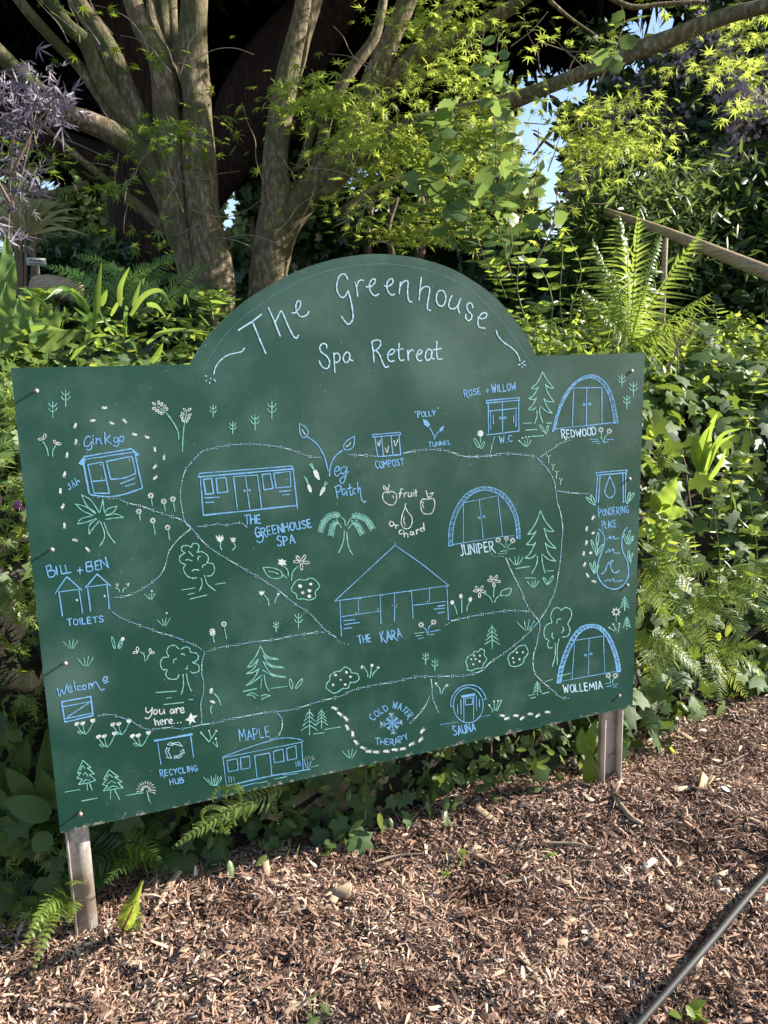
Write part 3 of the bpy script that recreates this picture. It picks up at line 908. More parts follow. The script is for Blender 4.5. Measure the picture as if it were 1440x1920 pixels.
b 2.4 - 1098,832 1086,1015
b 2.6 - 1252,818 1255,1015
b 2.6 - 1272,815 1268,1012
b 2.2 ~ 1163,838 1138,905 1130,950 1160,985 1192,962 1195,920 1163,838
t 2 E 1030,1005 8,36 -45
t 2 E 1050,1000 8,38 -20
t 2 E 1290,985 8,40 15
t 2 E 1308,980 7,34 35
@pond_lettering 3.6 820 660
T b 1.8 1092,1108 1300,1082 46 PONDERING
b 1.6 - 1084,1040 1086,1050
b 1.6 - 1188,1030 1188,1038
T b 1.8 1115,1192 1215,1180 44 PLACE
@pond_drawing 3.6 820 660
b 2.5 ~ 1090,1195 1120,1230 1125,1300 1085,1420 1080,1500 1120,1570 1180,1600 1240,1585 1285,1520 1285,1430 1250,1340 1245,1270 1260,1210 1280,1185
b 2 ~ 1145,1265 1168,1242 1166,1262 1192,1242 1190,1262 1228,1255
b 2 ~ 1135,1355 1160,1330 1160,1350 1188,1330 1190,1355 1230,1358
b 2.4 ~ 1105,1500 1130,1480 1150,1430 1185,1405
b 2.4 ~ 1185,1405 1168,1440 1190,1490 1230,1475
b 2 ~ 1125,1548 1160,1535 1162,1548 1190,1530 1195,1550 1250,1540
t 2 E 1080,1260 8,42 5
t 2 E 1052,1310 7,44 -20
t 2 E 1095,1335 7,44 30
t 2 E 1075,1330 6,38 5
t 2 E 1042,1455 6,36 -25
t 2 E 1058,1450 6,40 5
t 2 E 1072,1465 6,34 30
t 2 E 1268,1260 7,38 -20
t 2 E 1290,1240 7,38 15
t 2 E 1305,1270 6,34 30
t 2 E 1290,1370 6,30 0
t 2 E 1305,1385 6,30 25
t 2 - 1308,1405 1302,1430
w 2.4 F 1050,1222 12,8 -30
w 2.4 F 1035,1355 12,8 -30
w 2.4 F 1315,1268 7,6 0
FOOT 1050,1120 -60 .85
FOOT 1008,1190 95 .85
FOOT 1006,1285 100 .85
FOOT 988,1358 95 .85
FOOT 994,1432 110 .85
FOOT 1012,1505 60 .85
FOOT 1055,1548 15 .85
@tree_drawing 4.235 880 1080
t 2.2 ~ 655,370 645,320 665,265 700,252 730,270
t 2.2 ~ 730,270 760,250 800,265 812,310 790,360 780,380
t 2.2 ~ 780,380 798,430 780,475 735,485
t 2.2 ~ 655,370 610,390 592,440 600,490 632,512
t 2.2 ~ 632,512 620,540 630,570 662,568
t 2.2 ~ 725,340 700,345 692,378
t 2.2 ~ 740,400 748,425 732,450
t 2.2 ~ 658,450 655,480 668,498
t 2.2 ~ 682,535 680,630 658,718
t 2.2 ~ 712,500 698,560 697,702
@arch_drawing 4.235 880 1080
H b 2.6 695,850 710,750 750,620 810,490 880,410 960,385 1040,400 1110,470 1160,580 1190,680 1200,755 | 725,848 740,750 775,640 830,520 890,440 965,408 1030,425 1090,490 1135,590 1160,680 1172,762
b 1.4 - 730,835 1170,755
b 1.4 - 815,818 835,512 1065,475 1075,778
b 1.4 - 950,495 945,788
b 1.6 E 922,628 9,7 0
b 1.6 E 965,618 9,7 0
@arch_lettering 4.235 880 1080
T l 2.6 752,928 1068,892 58 WOLLEMIA
@pine_drawing 4.235 880 1080
PINE 180,578 190
PINE 1232,275 115
PINE 1250,425 100
PINE 540,947 112
t 1.8 - 468,950 520,938
t 1.8 - 485,970 525,962
t 1.8 - 580,935 635,920
t 1.5 - 600,838 660,820
t 1.5 - 710,795 805,772
% 4.5 370 1120
PINE 945,1160 215
PINE 1047,1105 165
t 2 - 978,1153 1073,1140
t 2 - 1072,1115 1208,1093
@flower_drawing 4.235 880 1080
STARF 1165,285 1.6
t 1.8 - 1165,310 1165,365
STARF 1103,790 1
STARF 1160,790 1
t 1.6 ~ 1108,805 1118,825 1122,848
t 1.6 ~ 1155,805 1140,825 1135,850
b 1.5 - 1075,855 1125,848
b 1.5 - 1090,878 1128,872
b 1.5 - 1135,865 1180,855
b 1.5 - 1142,882 1168,878
w 3.2 . 1112,410 1142,382 1190,378
t 1.8 - 1115,415 1155,435
t 1.8 - 1145,390 1165,430
t 1.8 - 1192,385 1178,448
GRASS 455,430 1.2
w 3.6 . 158,1025 196,995 228,990 252,990
t 1.8 ~ 160,1035 178,1055 183,1082
t 1.8 - 196,1002 198,1065
t 1.8 - 228,1000 208,1070
t 1.8 - 250,1000 218,1072
@bush_drawing 4.235 880 1080
t 2.2 o 430,548 450,560 466,600 455,630 435,655 425,690 385,715 345,718 318,705 315,680 305,650 325,615 360,590 385,562
w 2 F 377,608 8,8 0
w 2 F 425,605 8,8 0
w 2 F 345,652 8,8 0
w 2 F 397,660 8,8 0
w 2 F 352,685 8,8 0
@bush_drawing 4.5 600 1120
t 2.2 o 1330,460 1355,435 1385,450 1385,490 1405,520 1380,560 1365,595 1320,600 1280,618 1245,610 1240,575 1230,540 1250,500 1285,480 1305,455
w 2 F 1300,492 8,8 0
w 2 F 1348,492 9,8 0
w 2 F 1275,522 8,8 0
w 2 F 1312,520 8,8 0
w 2 F 1345,540 9,9 0
w 2 F 1293,565 9,8 0
@footprint_drawing 4.235 880 1080
FOOT 260,1108 10 .95
FOOT 295,1132 -20 .95
FOOT 368,1108 0 .95
FOOT 417,1130 -40 .95
FOOT 482,1095 0 .95
FOOT 540,1110 -40 .95
FOOT 618,1080 0 .95
@fir_drawing 4.5 370 1120
t 2.3 ~ 532,410 490,500 420,590
t 2.3 ~ 420,590 465,575 512,523
t 2.3 ~ 512,523 480,595 415,645
t 2.3 ~ 415,645 470,632 520,600
t 2.3 ~ 520,600 480,680 410,745
t 2.3 ~ 410,745 470,715 540,658
t 2.3 ~ 532,410 580,490 683,523
t 2.3 ~ 683,523 610,520 555,490
t 2.3 ~ 555,490 610,565 730,592
t 2.3 ~ 730,592 640,590 555,545
t 2.3 ~ 555,545 620,640 745,672
t 2.3 ~ 745,672 650,665 552,615
t 2.2 - 543,680 535,768
t 2.2 ~ 563,652 575,730 605,790
t 2 - 385,795 500,768
t 2 - 618,768 762,750
t 2 E 790,730 12,42 -12
t 2 E 858,728 12,50 35
t 2 ~ 415,828 460,805 512,830
t 2 ~ 415,828 460,825 492,852
t 2 ~ 535,832 570,820 615,828
t 2 ~ 615,828 570,845 540,860
@bush_drawing 4.5 370 1120
t 2.3 o 1215,610 1250,588 1290,610 1300,635 1350,645 1362,690 1330,715 1290,720 1270,765 1225,770 1190,795 1150,808 1110,785 1085,760 1095,720 1115,700 1120,660 1160,630 1205,622
w 2 F 1165,655 14,10 10
w 2 F 1258,632 12,10 20
w 2 F 1292,670 12,9 0
w 2 F 1208,695 10,8 0
w 2 F 1145,738 10,12 0
w 2 F 1247,735 12,9 10
@flower_drawing 4.5 600 1120
t 2.2 ~ 372,590 400,640 402,672
t 2.2 ~ 432,585 428,640 420,680
t 2.2 ~ 482,608 450,640 442,662
w 2 F 354,588 10,14 20
w 2 F 438,572 13,12 0
w 2 F 490,592 12,10 0
GRASS 255,1355 1
t 2 ~ 985,740 1010,770 1015,812
t 2 ~ 1060,750 1040,775 1028,812
w 2 F 978,726 8,10 20
w 2 F 1070,742 12,11 0
@carriage_drawing 4.5 370 1120
b 1.8 ~ 218,1345 450,1260 650,1200 750,1185 850,1195 895,1215
b 1.6 - 208,1355 885,1220
b 1.9 - 215,1350 245,1588
b 2.5 - 245,1590 625,1505 955,1448
b 1.9 - 880,1220 893,1460
b 1.9 - 248,1378 335,1360 345,1455 262,1472 248,1378
b 1.9 - 362,1352 440,1340 445,1438 370,1452 362,1352
b 1.9 - 503,1525 483,1335 610,1312 628,1500
b 1.9 - 640,1300 722,1280 732,1382 650,1395 640,1300
b 1.9 - 752,1275 830,1252 838,1358 760,1375 752,1275
b 1.7 - 265,1510 268,1560
b 1.7 - 285,1515 288,1558
b 1.7 - 305,1512 312,1550
b 1.7 - 830,1385 835,1430
b 1.7 - 848,1380 851,1425
b 1.7 - 862,1378 868,1422
b 1.5 - 325,1608 500,1562
t 1.5 - 505,1568 590,1552
t 1.5 - 650,1532 755,1512
b 1.5 - 720,1500 850,1485
b 1.7 - 905,1390 920,1440
b 1.7 - 930,1385 930,1440
b 1.7 - 960,1380 940,1440
w 1.7 . 900,1365 915,1350 925,1365 940,1345 955,1360 970,1345 985,1358 905,1380 975,1368
t 1.5 - 960,1432 1020,1416
@carriage_lettering 4.5 370 1120
T b 2.2 362,1215 630,1170 82 MAPLE
@flower_drawing 4.5 370 1120
GRASS 135,1588 1.2
@sauna_drawing 4.5 600 1120
b 2 E 1250,910 126,148 0
b 2 ~ 1100,920 1110,850 1160,775 1230,742 1310,745 1370,790 1403,858
b 2 - 1100,920 1125,918
b 2 - 1403,858 1372,860
b 2 - 1213,845 1213,1045
b 2 - 1295,835 1295,1030
b 2 - 1190,1?,0
b 2 P 1190,828 1308,808 1308,828 1192,848
b 1.8 - 1225,852 1283,845 1285,900 1228,908 1225,852
b 1.7 - 1160,905 1160,980
b 1.7 - 1188,860 1190,985
b 1.7 - 1318,830 1320,955
b 1.7 - 1343,860 1345,925
b 1.1 - 1015,1073 1165,1052
b 1.1 - 1345,1010 1440,992
@sauna_lettering 4.5 600 1120
T b 2.7 1130,1165 1325,1122 68 SAUNA
@snowflake_drawing 4.5 600 1120
FLAKE 610,1062
@plunge_lettering 4.5 600 1120
TA b 2.1 452,1042 510,985 590,942 50 COLD
TA b 2.1 612,935 690,955 752,1032 52 WATER
TA b 2.1 468,1240 630,1240 760,1185 50 THERAPY
@footprint_drawing 4.5 600 1120
FOOT 120,935 20 1.1
FOOT 165,982 35 1.1
FOOT 215,1020 45 1.1
FOOT 228,1095 60 1.1
FOOT 275,1150 80 1.1
FOOT 302,1222 50 1.1
FOOT 360,1270 20 1.1
FOOT 408,1300 0 1.1
FOOT 470,1305 0 1.1
FOOT 555,1298 0 1.1
FOOT 628,1285 0 1.1
FOOT 695,1278 -10 1.1
FOOT 770,1240 -30 1.1
FOOT 847,1203 -50 1.1
FOOT 862,1128 -50 1.1
@path_drawing 4 0 660
D 890,1098 950,1130 1060,1155 1155,1190 1260,1225 1340,1250 1400,1285 1435,1322
D 1435,1322 1340,1400 1265,1500 1240,1600 1195,1680 1100,1755 1000,1810 930,1832 855,1842
w 1.6 . 700,1087 730,1090 742,1092 815,1098 828,1099 850,1098 872,1096
@path_drawing 4 320 720
D 155,1078 105,1030 75,870 75,790 100,670 135,610 230,510 290,490 400,465 480,455 600,450 730,460 830,475 920,500 1000,530 1060,548 1130,550
D 155,1078 245,1185 340,1260 540,1380 660,1450 800,1540 920,1640 1030,1710 1090,1770 1165,1850 1240,1900
D 195,1070 280,1062 350,1050 420,1058 520,1040 575,1075
@path_drawing 4 580 740
D 285,450 400,455 500,462
D 700,440 800,420 890,412 990,415 1060,430 1180,465 1340,460 1440,450
w 1.7 . 190,1818 210,1840 225,1852 245,1862 265,1868 290,1872 1018,1730 1032,1722 1048,1712 1066,1700
@path_drawing 3.6 820 660
D 200,708 380,697 420,685 560,692 660,705
D 670,712 750,800 790,880 800,940 810,1020 830,1080 845,1180 838,1300 830,1400 815,1500 790,1620 740,1730 690,1810
D 690,712 780,650 850,605 900,595
D 805,937 900,950 1030,958
D 385,565 355,685
D 460,1385 500,1480 560,1600 610,1720 690,1820
w 1.6 . 365,1360 372,1372 385,1380 410,1380 430,1378 445,1380
D 90,1815 250,1780 400,1755 500,1745 625,1750
@path_drawing 4.235 880 1080
D 545,350 560,400 545,480 530,560 510,620 505,700 520,770 570,830 640,890 720,960 790,970
D 545,365 450,470 330,570 240,635 160,690 100,750 0,785
@path_drawing 4.5 600 1120
D 1265,652 1170,665 1080,665 930,668 810,670 720,690 620,715 480,735 380,755 270,785 180,830 65,860 0,875
D 935,685 945,760 950,850 1000,975
D 930,820 890,910 830,990 755,1065
@path_drawing 4.5 370 1120
D 1035,875 910,915 880,925 780,950 680,962 580,970 470,990 350,1012 250,1032 150,1058 30,1075
D 75,460 200,420 330,402 470,375 660,355 770,330 900,310 1010,295 1075,293
D 670,970 710,1020 715,1080 700,1140 660,1185 600,1198
@path_drawing 3.692 60 1060
D 1170,1103 1095,1120 1020,1130 960,1122 890,1128 835,1135 785,1130 730,1105 690,1078 640,1060 595,1045 545,1033 500,1033 455,1042
D 1170,1100 1175,1060 1168,960 1185,890 1188,815 1175,745 1178,660 1195,600
D 555,320 610,360 720,405 830,445 880,465 980,492 1095,540 1150,565 1180,590
'''
# one-stroke capitals on a box 10 wide and 14 tall, y up
FONT = {'A': ['0,0 5,14 10,0', '2,5 8,5'], 'B': ['0,0 0,14 6,13 7,10 1,8', '1,8 9,6 8,1 0,0'], 'C': ['9,12 5,14 1,10 1,4 5,0 9,2'],
 'D': ['0,0 0,14', '0,14 6,13 9,7 6,1 0,0'], 'E': ['8,14 0,14 0,0 8,0', '0,7 7,7'], 'G': ['9,12 5,14 1,10 1,4 5,0 9,2 9,6 6,6'],
 'H': ['0,0 0,14', '9,0 9,14', '0,7 9,7'], 'I': ['2,0 2,14'], 'J': ['8,14 8,3 5,0 1,1'], 'K': ['0,0 0,14', '8,14 1,7 8,-1 11,-3'],
 'L': ['0,14 0,0 8,0'], 'M': ['0,0 1,14 5,5 9,14 10,0'], 'N': ['0,0 0,14 9,0 9,14'], 'O': ['5,14 1,11 1,3 5,0 9,3 9,11 5,14'],
 'P': ['0,-1 0,14', '0,14 7,13 8,9 6,7 0,6'], 'R': ['0,0 0,14', '0,14 7,13 8,9 6,7 0,6', '3,6 9,-2 11,-3'], 'S': ['9,12 5,14 1,11 3,8 7,6 9,3 5,0 0,1'],
 'T': ['0,13 10,14', '5,13 5,0'], 'U': ['0,14 1,3 4,0 7,1 9,4', '9,14 9,0'], 'V': ['0,14 5,0 10,14'], 'W': ['0,14 2,0 5,10 8,0 11,14'],
 'Y': ['0,14 5,7', '10,14 5,7 4,0'], '.': ['2,0 2.6,1']}

COLS = {'w': 0, 'b': 1, 't': 2, 'l': 3, 'g': 4}
class Pen:
    def __init__(s): s.p = []
    def lay(s, P2, F, c):                            # photo pixels -> the board's face
        off = .0004+.00010*COLS[c]+rng.uniform(0, .00008)
        P2 = np.asarray(P2, float); s.p.append((P2, np.array([bd(x, y, off) for x, y in P2]), np.asarray(F, int), c))
    def stroke(s, P, w, c, closed=False):
        P = np.asarray(P, float)
        if closed: P = np.vstack([P, P[0]])
        if len(P) < 2: return
        T = unit(np.gradient(P, axis=0)); A = np.stack([-T[:, 1], T[:, 0]], 1)
        n = len(P); ww = w*.39*(1+.22*np.sin(np.arange(n)*.9+rng.uniform(0, 6))+rng.uniform(-.08, .08, n))
        L = P+A*ww[:, None]; Rr = P-A*ww[:, None]
        V = np.empty((2*n, 2)); V[0::2] = L; V[1::2] = Rr; F = []
        for i in range(n-1): F += [(2*i, 2*i+1, 2*i+3), (2*i, 2*i+3, 2*i+2)]
        k = len(V)
        if not closed:
            V = np.vstack([V, P[0]-T[0]*ww[0]*.9, P[-1]+T[-1]*ww[-1]*.9]); F += [(0, k, 1), (2*n-1, k+1, 2*n-2)]
        s.lay(V, F, c)
    def fill(s, P, c):
        P = np.asarray(P, float); m = P.mean(0); n = len(P)
        s.lay(np.vstack([P, m]), [(i, (i+1) % n, n) for i in range(n)], c)
    def ell(s, cx, cy, rx, ry, ang, n=12):
        a = np.linspace(0, 2*np.pi, n, endpoint=False); q = math.radians(ang)
        x = rx*np.cos(a); y = ry*np.sin(a)
        return np.stack([cx+x*math.cos(q)-y*math.sin(q), cy+x*math.sin(q)+y*math.cos(q)], 1)
    def dot(s, x, y, d, c): s.fill(s.ell(x, y, d/2, d/2, 0, 8), c)
def straight(P, step=14):
    out = [np.array(P[0], float)]
    for a, b in zip(P[:-1], P[1:]):
        a = np.array(a, float); b = np.array(b, float); k = max(1, int(np.linalg.norm(b-a)//step))
        for j in range(1, k+1): out.append(a+(b-a)*j/k)
    out = np.array(out); out[1:-1] += rng.uniform(-.22, .22, out[1:-1].shape)
    return out
def corner(pen, P, w, c):                            # a bent line drawn as its straight runs
    for a, b in zip(P[:-1], P[1:]): pen.stroke(straight([a, b]), w, c)
def text(pen, c, w, base, h, s):                     # base: curve of photo pixels under the letters
    base = np.asarray(base, float); d = np.r_[0, np.cumsum(np.linalg.norm(np.diff(base, axis=0), axis=1))]
    W = [.45 if c_ in 'I.' else 1.25 if c_ in 'WM' else .9 if c_ in 'EFLJ' else 1 for c_ in s]; tot = sum(W)
    for i, ch in enumerate(s):
        adv = d[-1]*W[i]/tot
        if ch == ' ' or ch not in FONT: continue
        p = d[-1]*sum(W[:i])/tot; x0 = np.array([np.interp(p, d, base[:, k]) for k in (0, 1)])
        x1 = np.array([np.interp(min(d[-1], p+adv*.9), d, base[:, k]) for k in (0, 1)])
        e = unit(x1-x0); f = np.array([e[1], -e[0]])
        hh = h/14*rng.uniform(.93, 1.07)*(1.14 if i == 0 else 1); ww = adv*.78/10*(1.6 if ch in 'I.' else 1)/(1.1 if ch == 'W' else 1)
        for st in FONT[ch]:
            q = np.array([[float(v) for v in p_.split(',')] for p_ in st.split()])
            q = q+rng.uniform(-.35, .35, q.shape)
            P = x0+e*(q[:, :1]*ww-.4)+f*q[:, 1:]*hh
            if ch in 'CGOSDBPRJU' and len(P) > 2: pen.stroke(catmull(P, 5), w, c)
            else: corner(pen, P, w, c)

def draw_all(board, mats):
    pen = None; name = None; sc = 1; ox = oy = 0
    def flush():
        if pen is None: return
        n = len(pen.p); g = list(range(n))
        def root(i):
            while g[i] != i: i = g[i]
            return i
        if 'lettering' in name: g = [0]*n                # one caption, one part
        else:                                           # strokes that touch or nearly touch make one drawing
            lim = 3.0 if name in ('footprint_drawing', 'cactus_drawing') else 4.2
            for i in range(n):
                A = pen.p[i][0]
                for j in range(i):
                    B = pen.p[j][0]
                    if root(i) == root(j) or (A.min(0)-lim > B.max(0)).any() or (B.min(0)-lim > A.max(0)).any(): continue
                    if ((A[:, None]-B[None])**2).sum(-1).min() < lim*lim: g[root(i)] = root(j)
        for r_ in sorted({root(i) for i in range(n)}):
            ps = [pen.p[i] for i in range(n) if root(i) == r_]; ps.sort(key=lambda p: p[3]); sp = Soup(); cs = sorted({p[3] for p in ps}); mi = []
            for p in ps: sp.add(p[1], p[2]); mi += [cs.index(p[3])]*len(p[2])
            o = sp.build(name, mats[cs[0]], board)
            for c in cs[1:]: o.data.materials.append(mats[c])
            o.data.polygons.foreach_set('material_index', np.array(mi, dtype=np.int32))
    def pts(tok): return np.array([[float(v) for v in t.split(',')] for t in tok])/sc+np.array([ox, oy])
    for ln in DRAW.strip().splitlines():
        tk = ln.split()
        if not tk or '?' in ln: continue
        if tk[0][0] == '@':
            flush(); pen = Pen(); name = tk[0][1:]; sc, ox, oy = map(float, tk[1:4]); continue
        k = tk[0]
        if k == '%': sc, ox, oy = map(float, tk[1:4]); continue
        if k == 'CACTUS':
            c = tk[1]; b = pts([tk[2]])[0]; h = float(tk[3])/sc
            pen.stroke(straight([b, b-[0, h]], 6), 2.1, c)
            for f, ww in ((.38, .24), (.68, .22)):
                for sg in (-1, 1):
                    q = np.array([[0, -f*h], [sg*ww*h*.7, -f*h-.06*h], [sg*ww*h*1.1, -f*h-.22*h]])
                    pen.stroke(catmull(b+q, 4), 1.9, c)
        elif k == 'BLOOM':
            b = pts([tk[1]])[0]; h = float(tk[2])/sc
            pen.stroke(straight([b, b-[h*.12, h*.75]], 6), 2.1, 't')
            t = b-[h*.14, h*.85]
            for a in range(0, 360, 45):
                q = t+3.8*np.array([math.cos(math.radians(a)), math.sin(math.radians(a))]); pen.fill(pen.ell(*q, 2.1, 1.2, a, 7), 'w')
        elif k == 'FOOT':
            x, y = pts([tk[1]])[0]; a = float(tk[2]); g = float(tk[3])*.76; e = np.array([math.cos(math.radians(a)), math.sin(math.radians(a))]); f = np.array([-e[1], e[0]])
            q = np.array([[-6.5, 0], [-5, 2.6], [0, 2.4], [4, 3.4], [6, 1.5], [5.5, -2.2], [2, -3.2], [-4, -2.8]])*g
            pen.fill(catmull(np.array([x, y])+q[:, :1]*e+q[:, 1:]*f, 3, True), 'w')
            for j in range(5):
                v = np.array([x, y])+e*(8.6-abs(j-1.5)*.7)*g+f*(j-2)*2.0*g; pen.dot(*v, 1.3*g, 'w')
        elif k == 'POSY':
            x, y = pts([tk[1]])[0]; b = np.array([x, y])
            for dx, dy in ((-16, -16), (-5, -17), (14, -22)):
                pen.stroke(catmull([b+[dx*.05, 0], b+[dx*.5, dy*.35], b+[dx, dy]], 4), 1.8, 't')
                pen.fill(pen.ell(*(b+[dx-1, dy-3]), 4.4, 3.3, 20*dx/10), 'w'); pen.fill(pen.ell(*(b+[dx+2, dy-4.5]), 2.6, 2.6, 0), 'w')
            pen.stroke(pen.ell(*(b+[-10, -3]), 5, 2, 20), 1.6, 't', True)
        elif k == 'GRASS':
            x, y = pts([tk[1]])[0]; g = float(tk[2])
            for dx0, dx, dy in ((-3, -15, -13), (-1, -4, -15), (1, 4, -17), (3, 12, -15)):
                pen.stroke(catmull([[x+dx0*g, y], [x+(dx0+dx)*.55*g, y+dy*.55*g], [x+dx*g, y+dy*g]], 4), 1.7, 't')
        elif k == 'DAISY':
            x, y = pts([tk[1]])[0]; g = float(tk[2])
            for a in (-130, -60, 5, 90, 185):
                q = np.array([x, y])+9*g*np.array([math.cos(math.radians(a)), math.sin(math.radians(a))]); pen.stroke(pen.ell(*q, 6*g, 2.5*g, a), 1.8, 'w', True)
            for a in range(0, 360, 90): pen.dot(x+2.6*math.cos(math.radians(a)), y+2.6*math.sin(math.radians(a)), 1.7, 'w')
        elif k == 'STARF':
            x, y = pts([tk[1]])[0]; g = float(tk[2])
            for a in range(0, 360, 45):
                q = np.array([x, y])+3.6*g*np.array([math.cos(math.radians(a)), math.sin(math.radians(a))]); pen.fill(pen.ell(*q, 1.9*g, .95*g, a, 7), 'w')
        elif k == 'FIREWORK':
            x, y = pts([tk[1]])[0]
            for a in range(-190, 20, 19):
                for r0, r1 in ((5, 10), (12, 18)):
                    e = np.array([math.cos(math.radians(a)), math.sin(math.radians(a))]); pen.stroke(np.array([[x, y]+e*r0, [x, y]+e*(r0+r1)/2+[0, -.6], [x, y]+e*r1+[0, .8]]), 1.5, 'w')
        elif k == 'PINE':
            x, y = pts([tk[1]])[0]; h = float(tk[2])/sc
            pen.stroke(straight([[x, y], [x, y-h]], 6), 1.9, 't')
            for f in (.92, .74, .56, .38):
                ww = h*.14*(1.5-f)*2
                for sg in (-1, 1): pen.stroke(catmull([[x, y-h*f], [x+sg*ww*.55, y-h*f+h*.10], [x+sg*ww, y-h*f+h*.20]], 4), 1.8, 't')
        elif k == 'FLAKE':
            x, y = pts([tk[1]])[0]; o = np.array([x, y])
            for a, r in ((0, 19), (45, 14), (90, 21), (135, 14), (180, 24), (225, 14), (270, 20), (315, 14)):
                e = np.array([math.cos(math.radians(a-6)), math.sin(math.radians(a-6))]); f = np.array([-e[1], e[0]])
                pen.stroke(straight([o, o+e*r], 5), 1.8, 'b')
                for k2 in (.5, .75):
                    for sg in (-1, 1): pen.stroke(np.array([o+e*r*k2, o+e*r*(k2+.2)+f*sg*r*.22]), 1.6, 'b' if k2 == .5 else 'l')
            R8 = [o+8*np.array([math.cos(a), math.sin(a)]) for a in (0, 1.57, 3.14, 4.71)]; pen.stroke(straight(R8+[R8[0]], 4), 1.5, 'b')
        elif k == 'V':
            P = catmull(pts(tk[1:]), 8); pen.stroke(P, 1.9, 't')
            d = np.r_[0, np.cumsum(np.linalg.norm(np.diff(P, axis=0), axis=1))]
            for q in np.arange(d[-1]*.3, d[-1], 4.6):
                p = np.array([np.interp(q, d, P[:, 0]), np.interp(q, d, P[:, 1])]); p2 = np.array([np.interp(q+1, d, P[:, 0]), np.interp(q+1, d, P[:, 1])])
                e = unit(p2-p+1e-6); f = np.array([-e[1], e[0]])
                for sg in (-1, 1):
                    c_ = p+f*sg*3.2+e*1.4; an = math.degrees(math.atan2(*(f*sg+e*.8)[::-1])); pen.stroke(pen.ell(*c_, 2.9, 1.4, an, 9), 1.3, 't', True)
        elif k == 'D':
            P = catmull(pts(tk[1:]), 10); d = np.r_[0, np.cumsum(np.linalg.norm(np.diff(P, axis=0), axis=1))]
            q = 1.0
            while q < d[-1]:
                L = rng.uniform(9, 17); e = min(d[-1], q+L); ss = np.linspace(q, e, 5)
                pen.stroke(np.stack([np.interp(ss, d, P[:, 0]), np.interp(ss, d, P[:, 1])], 1), 1.9, 'g' if rng.random() < .72 else 'l')
                q = e+2.6
                for j in range(int(rng.integers(1, 3))):
                    if q > d[-1]: break
                    p = np.array([np.interp(q, d, P[:, 0]), np.interp(q, d, P[:, 1])])
                    for sg in (-1, 1): pen.dot(*(p+rng.uniform(-.5, .5, 2)+[0, sg*1.6]), 1.7, 'w')
                    q += 3.6
        elif k == 'H':
            c = tk[1]; w = float(tk[2]); i = tk.index('|'); A = catmull(pts(tk[3:i]), 12); B = catmull(pts(tk[i+1:]), 12)
            pen.stroke(A, w, c); pen.stroke(B, w, c); pen.stroke(np.array([A[0], B[0]]), w, c); pen.stroke(np.array([A[-1], B[-1]]), w, c)
            for ki in np.arange(0, 1, .011):
                a = A[int(ki*(len(A)-1))]; b = B[min(len(B)-1, int((ki+.016)*(len(B)-1)))]
                pen.stroke(np.array([a, (a+b)/2+rng.uniform(-.5, .5, 2), b]), w*.62, c)
        elif k == 'T': text(pen, tk[1], float(tk[2]), straight(pts(tk[3:5])), float(tk[5])/sc, ' '.join(tk[6:]))
        elif k == 'TA': text(pen, tk[1], float(tk[2]), catmull(pts(tk[3:6]), 10), float(tk[6])/sc, ' '.join(tk[7:]))
        else:
            c = k; w = float(tk[1]); m = tk[2]
            if m == '-': corner(pen, pts(tk[3:]), w, c)
            elif m == '~': pen.stroke(catmull(pts(tk[3:]), 8), w, c)
            elif m == 'o': pen.stroke(catmull(pts(tk[3:]), 7, True), w, c, True)
            elif m == 'P': pen.fill(pts(tk[3:]), c)
            elif m == '.':
                for p in pts(tk[3:]): pen.dot(*p, w, c)
            elif m in 'EF':
                p = pts([tk[3]])[0]; rx, ry = [float(v)/sc for v in tk[4].split(',')]
                E_ = pen.ell(*p, rx, ry, float(tk[5]), 18 if rx < 20 else 40)
                pen.fill(E_, c) if m == 'F' else pen.stroke(E_, w, c, True)
    flush()
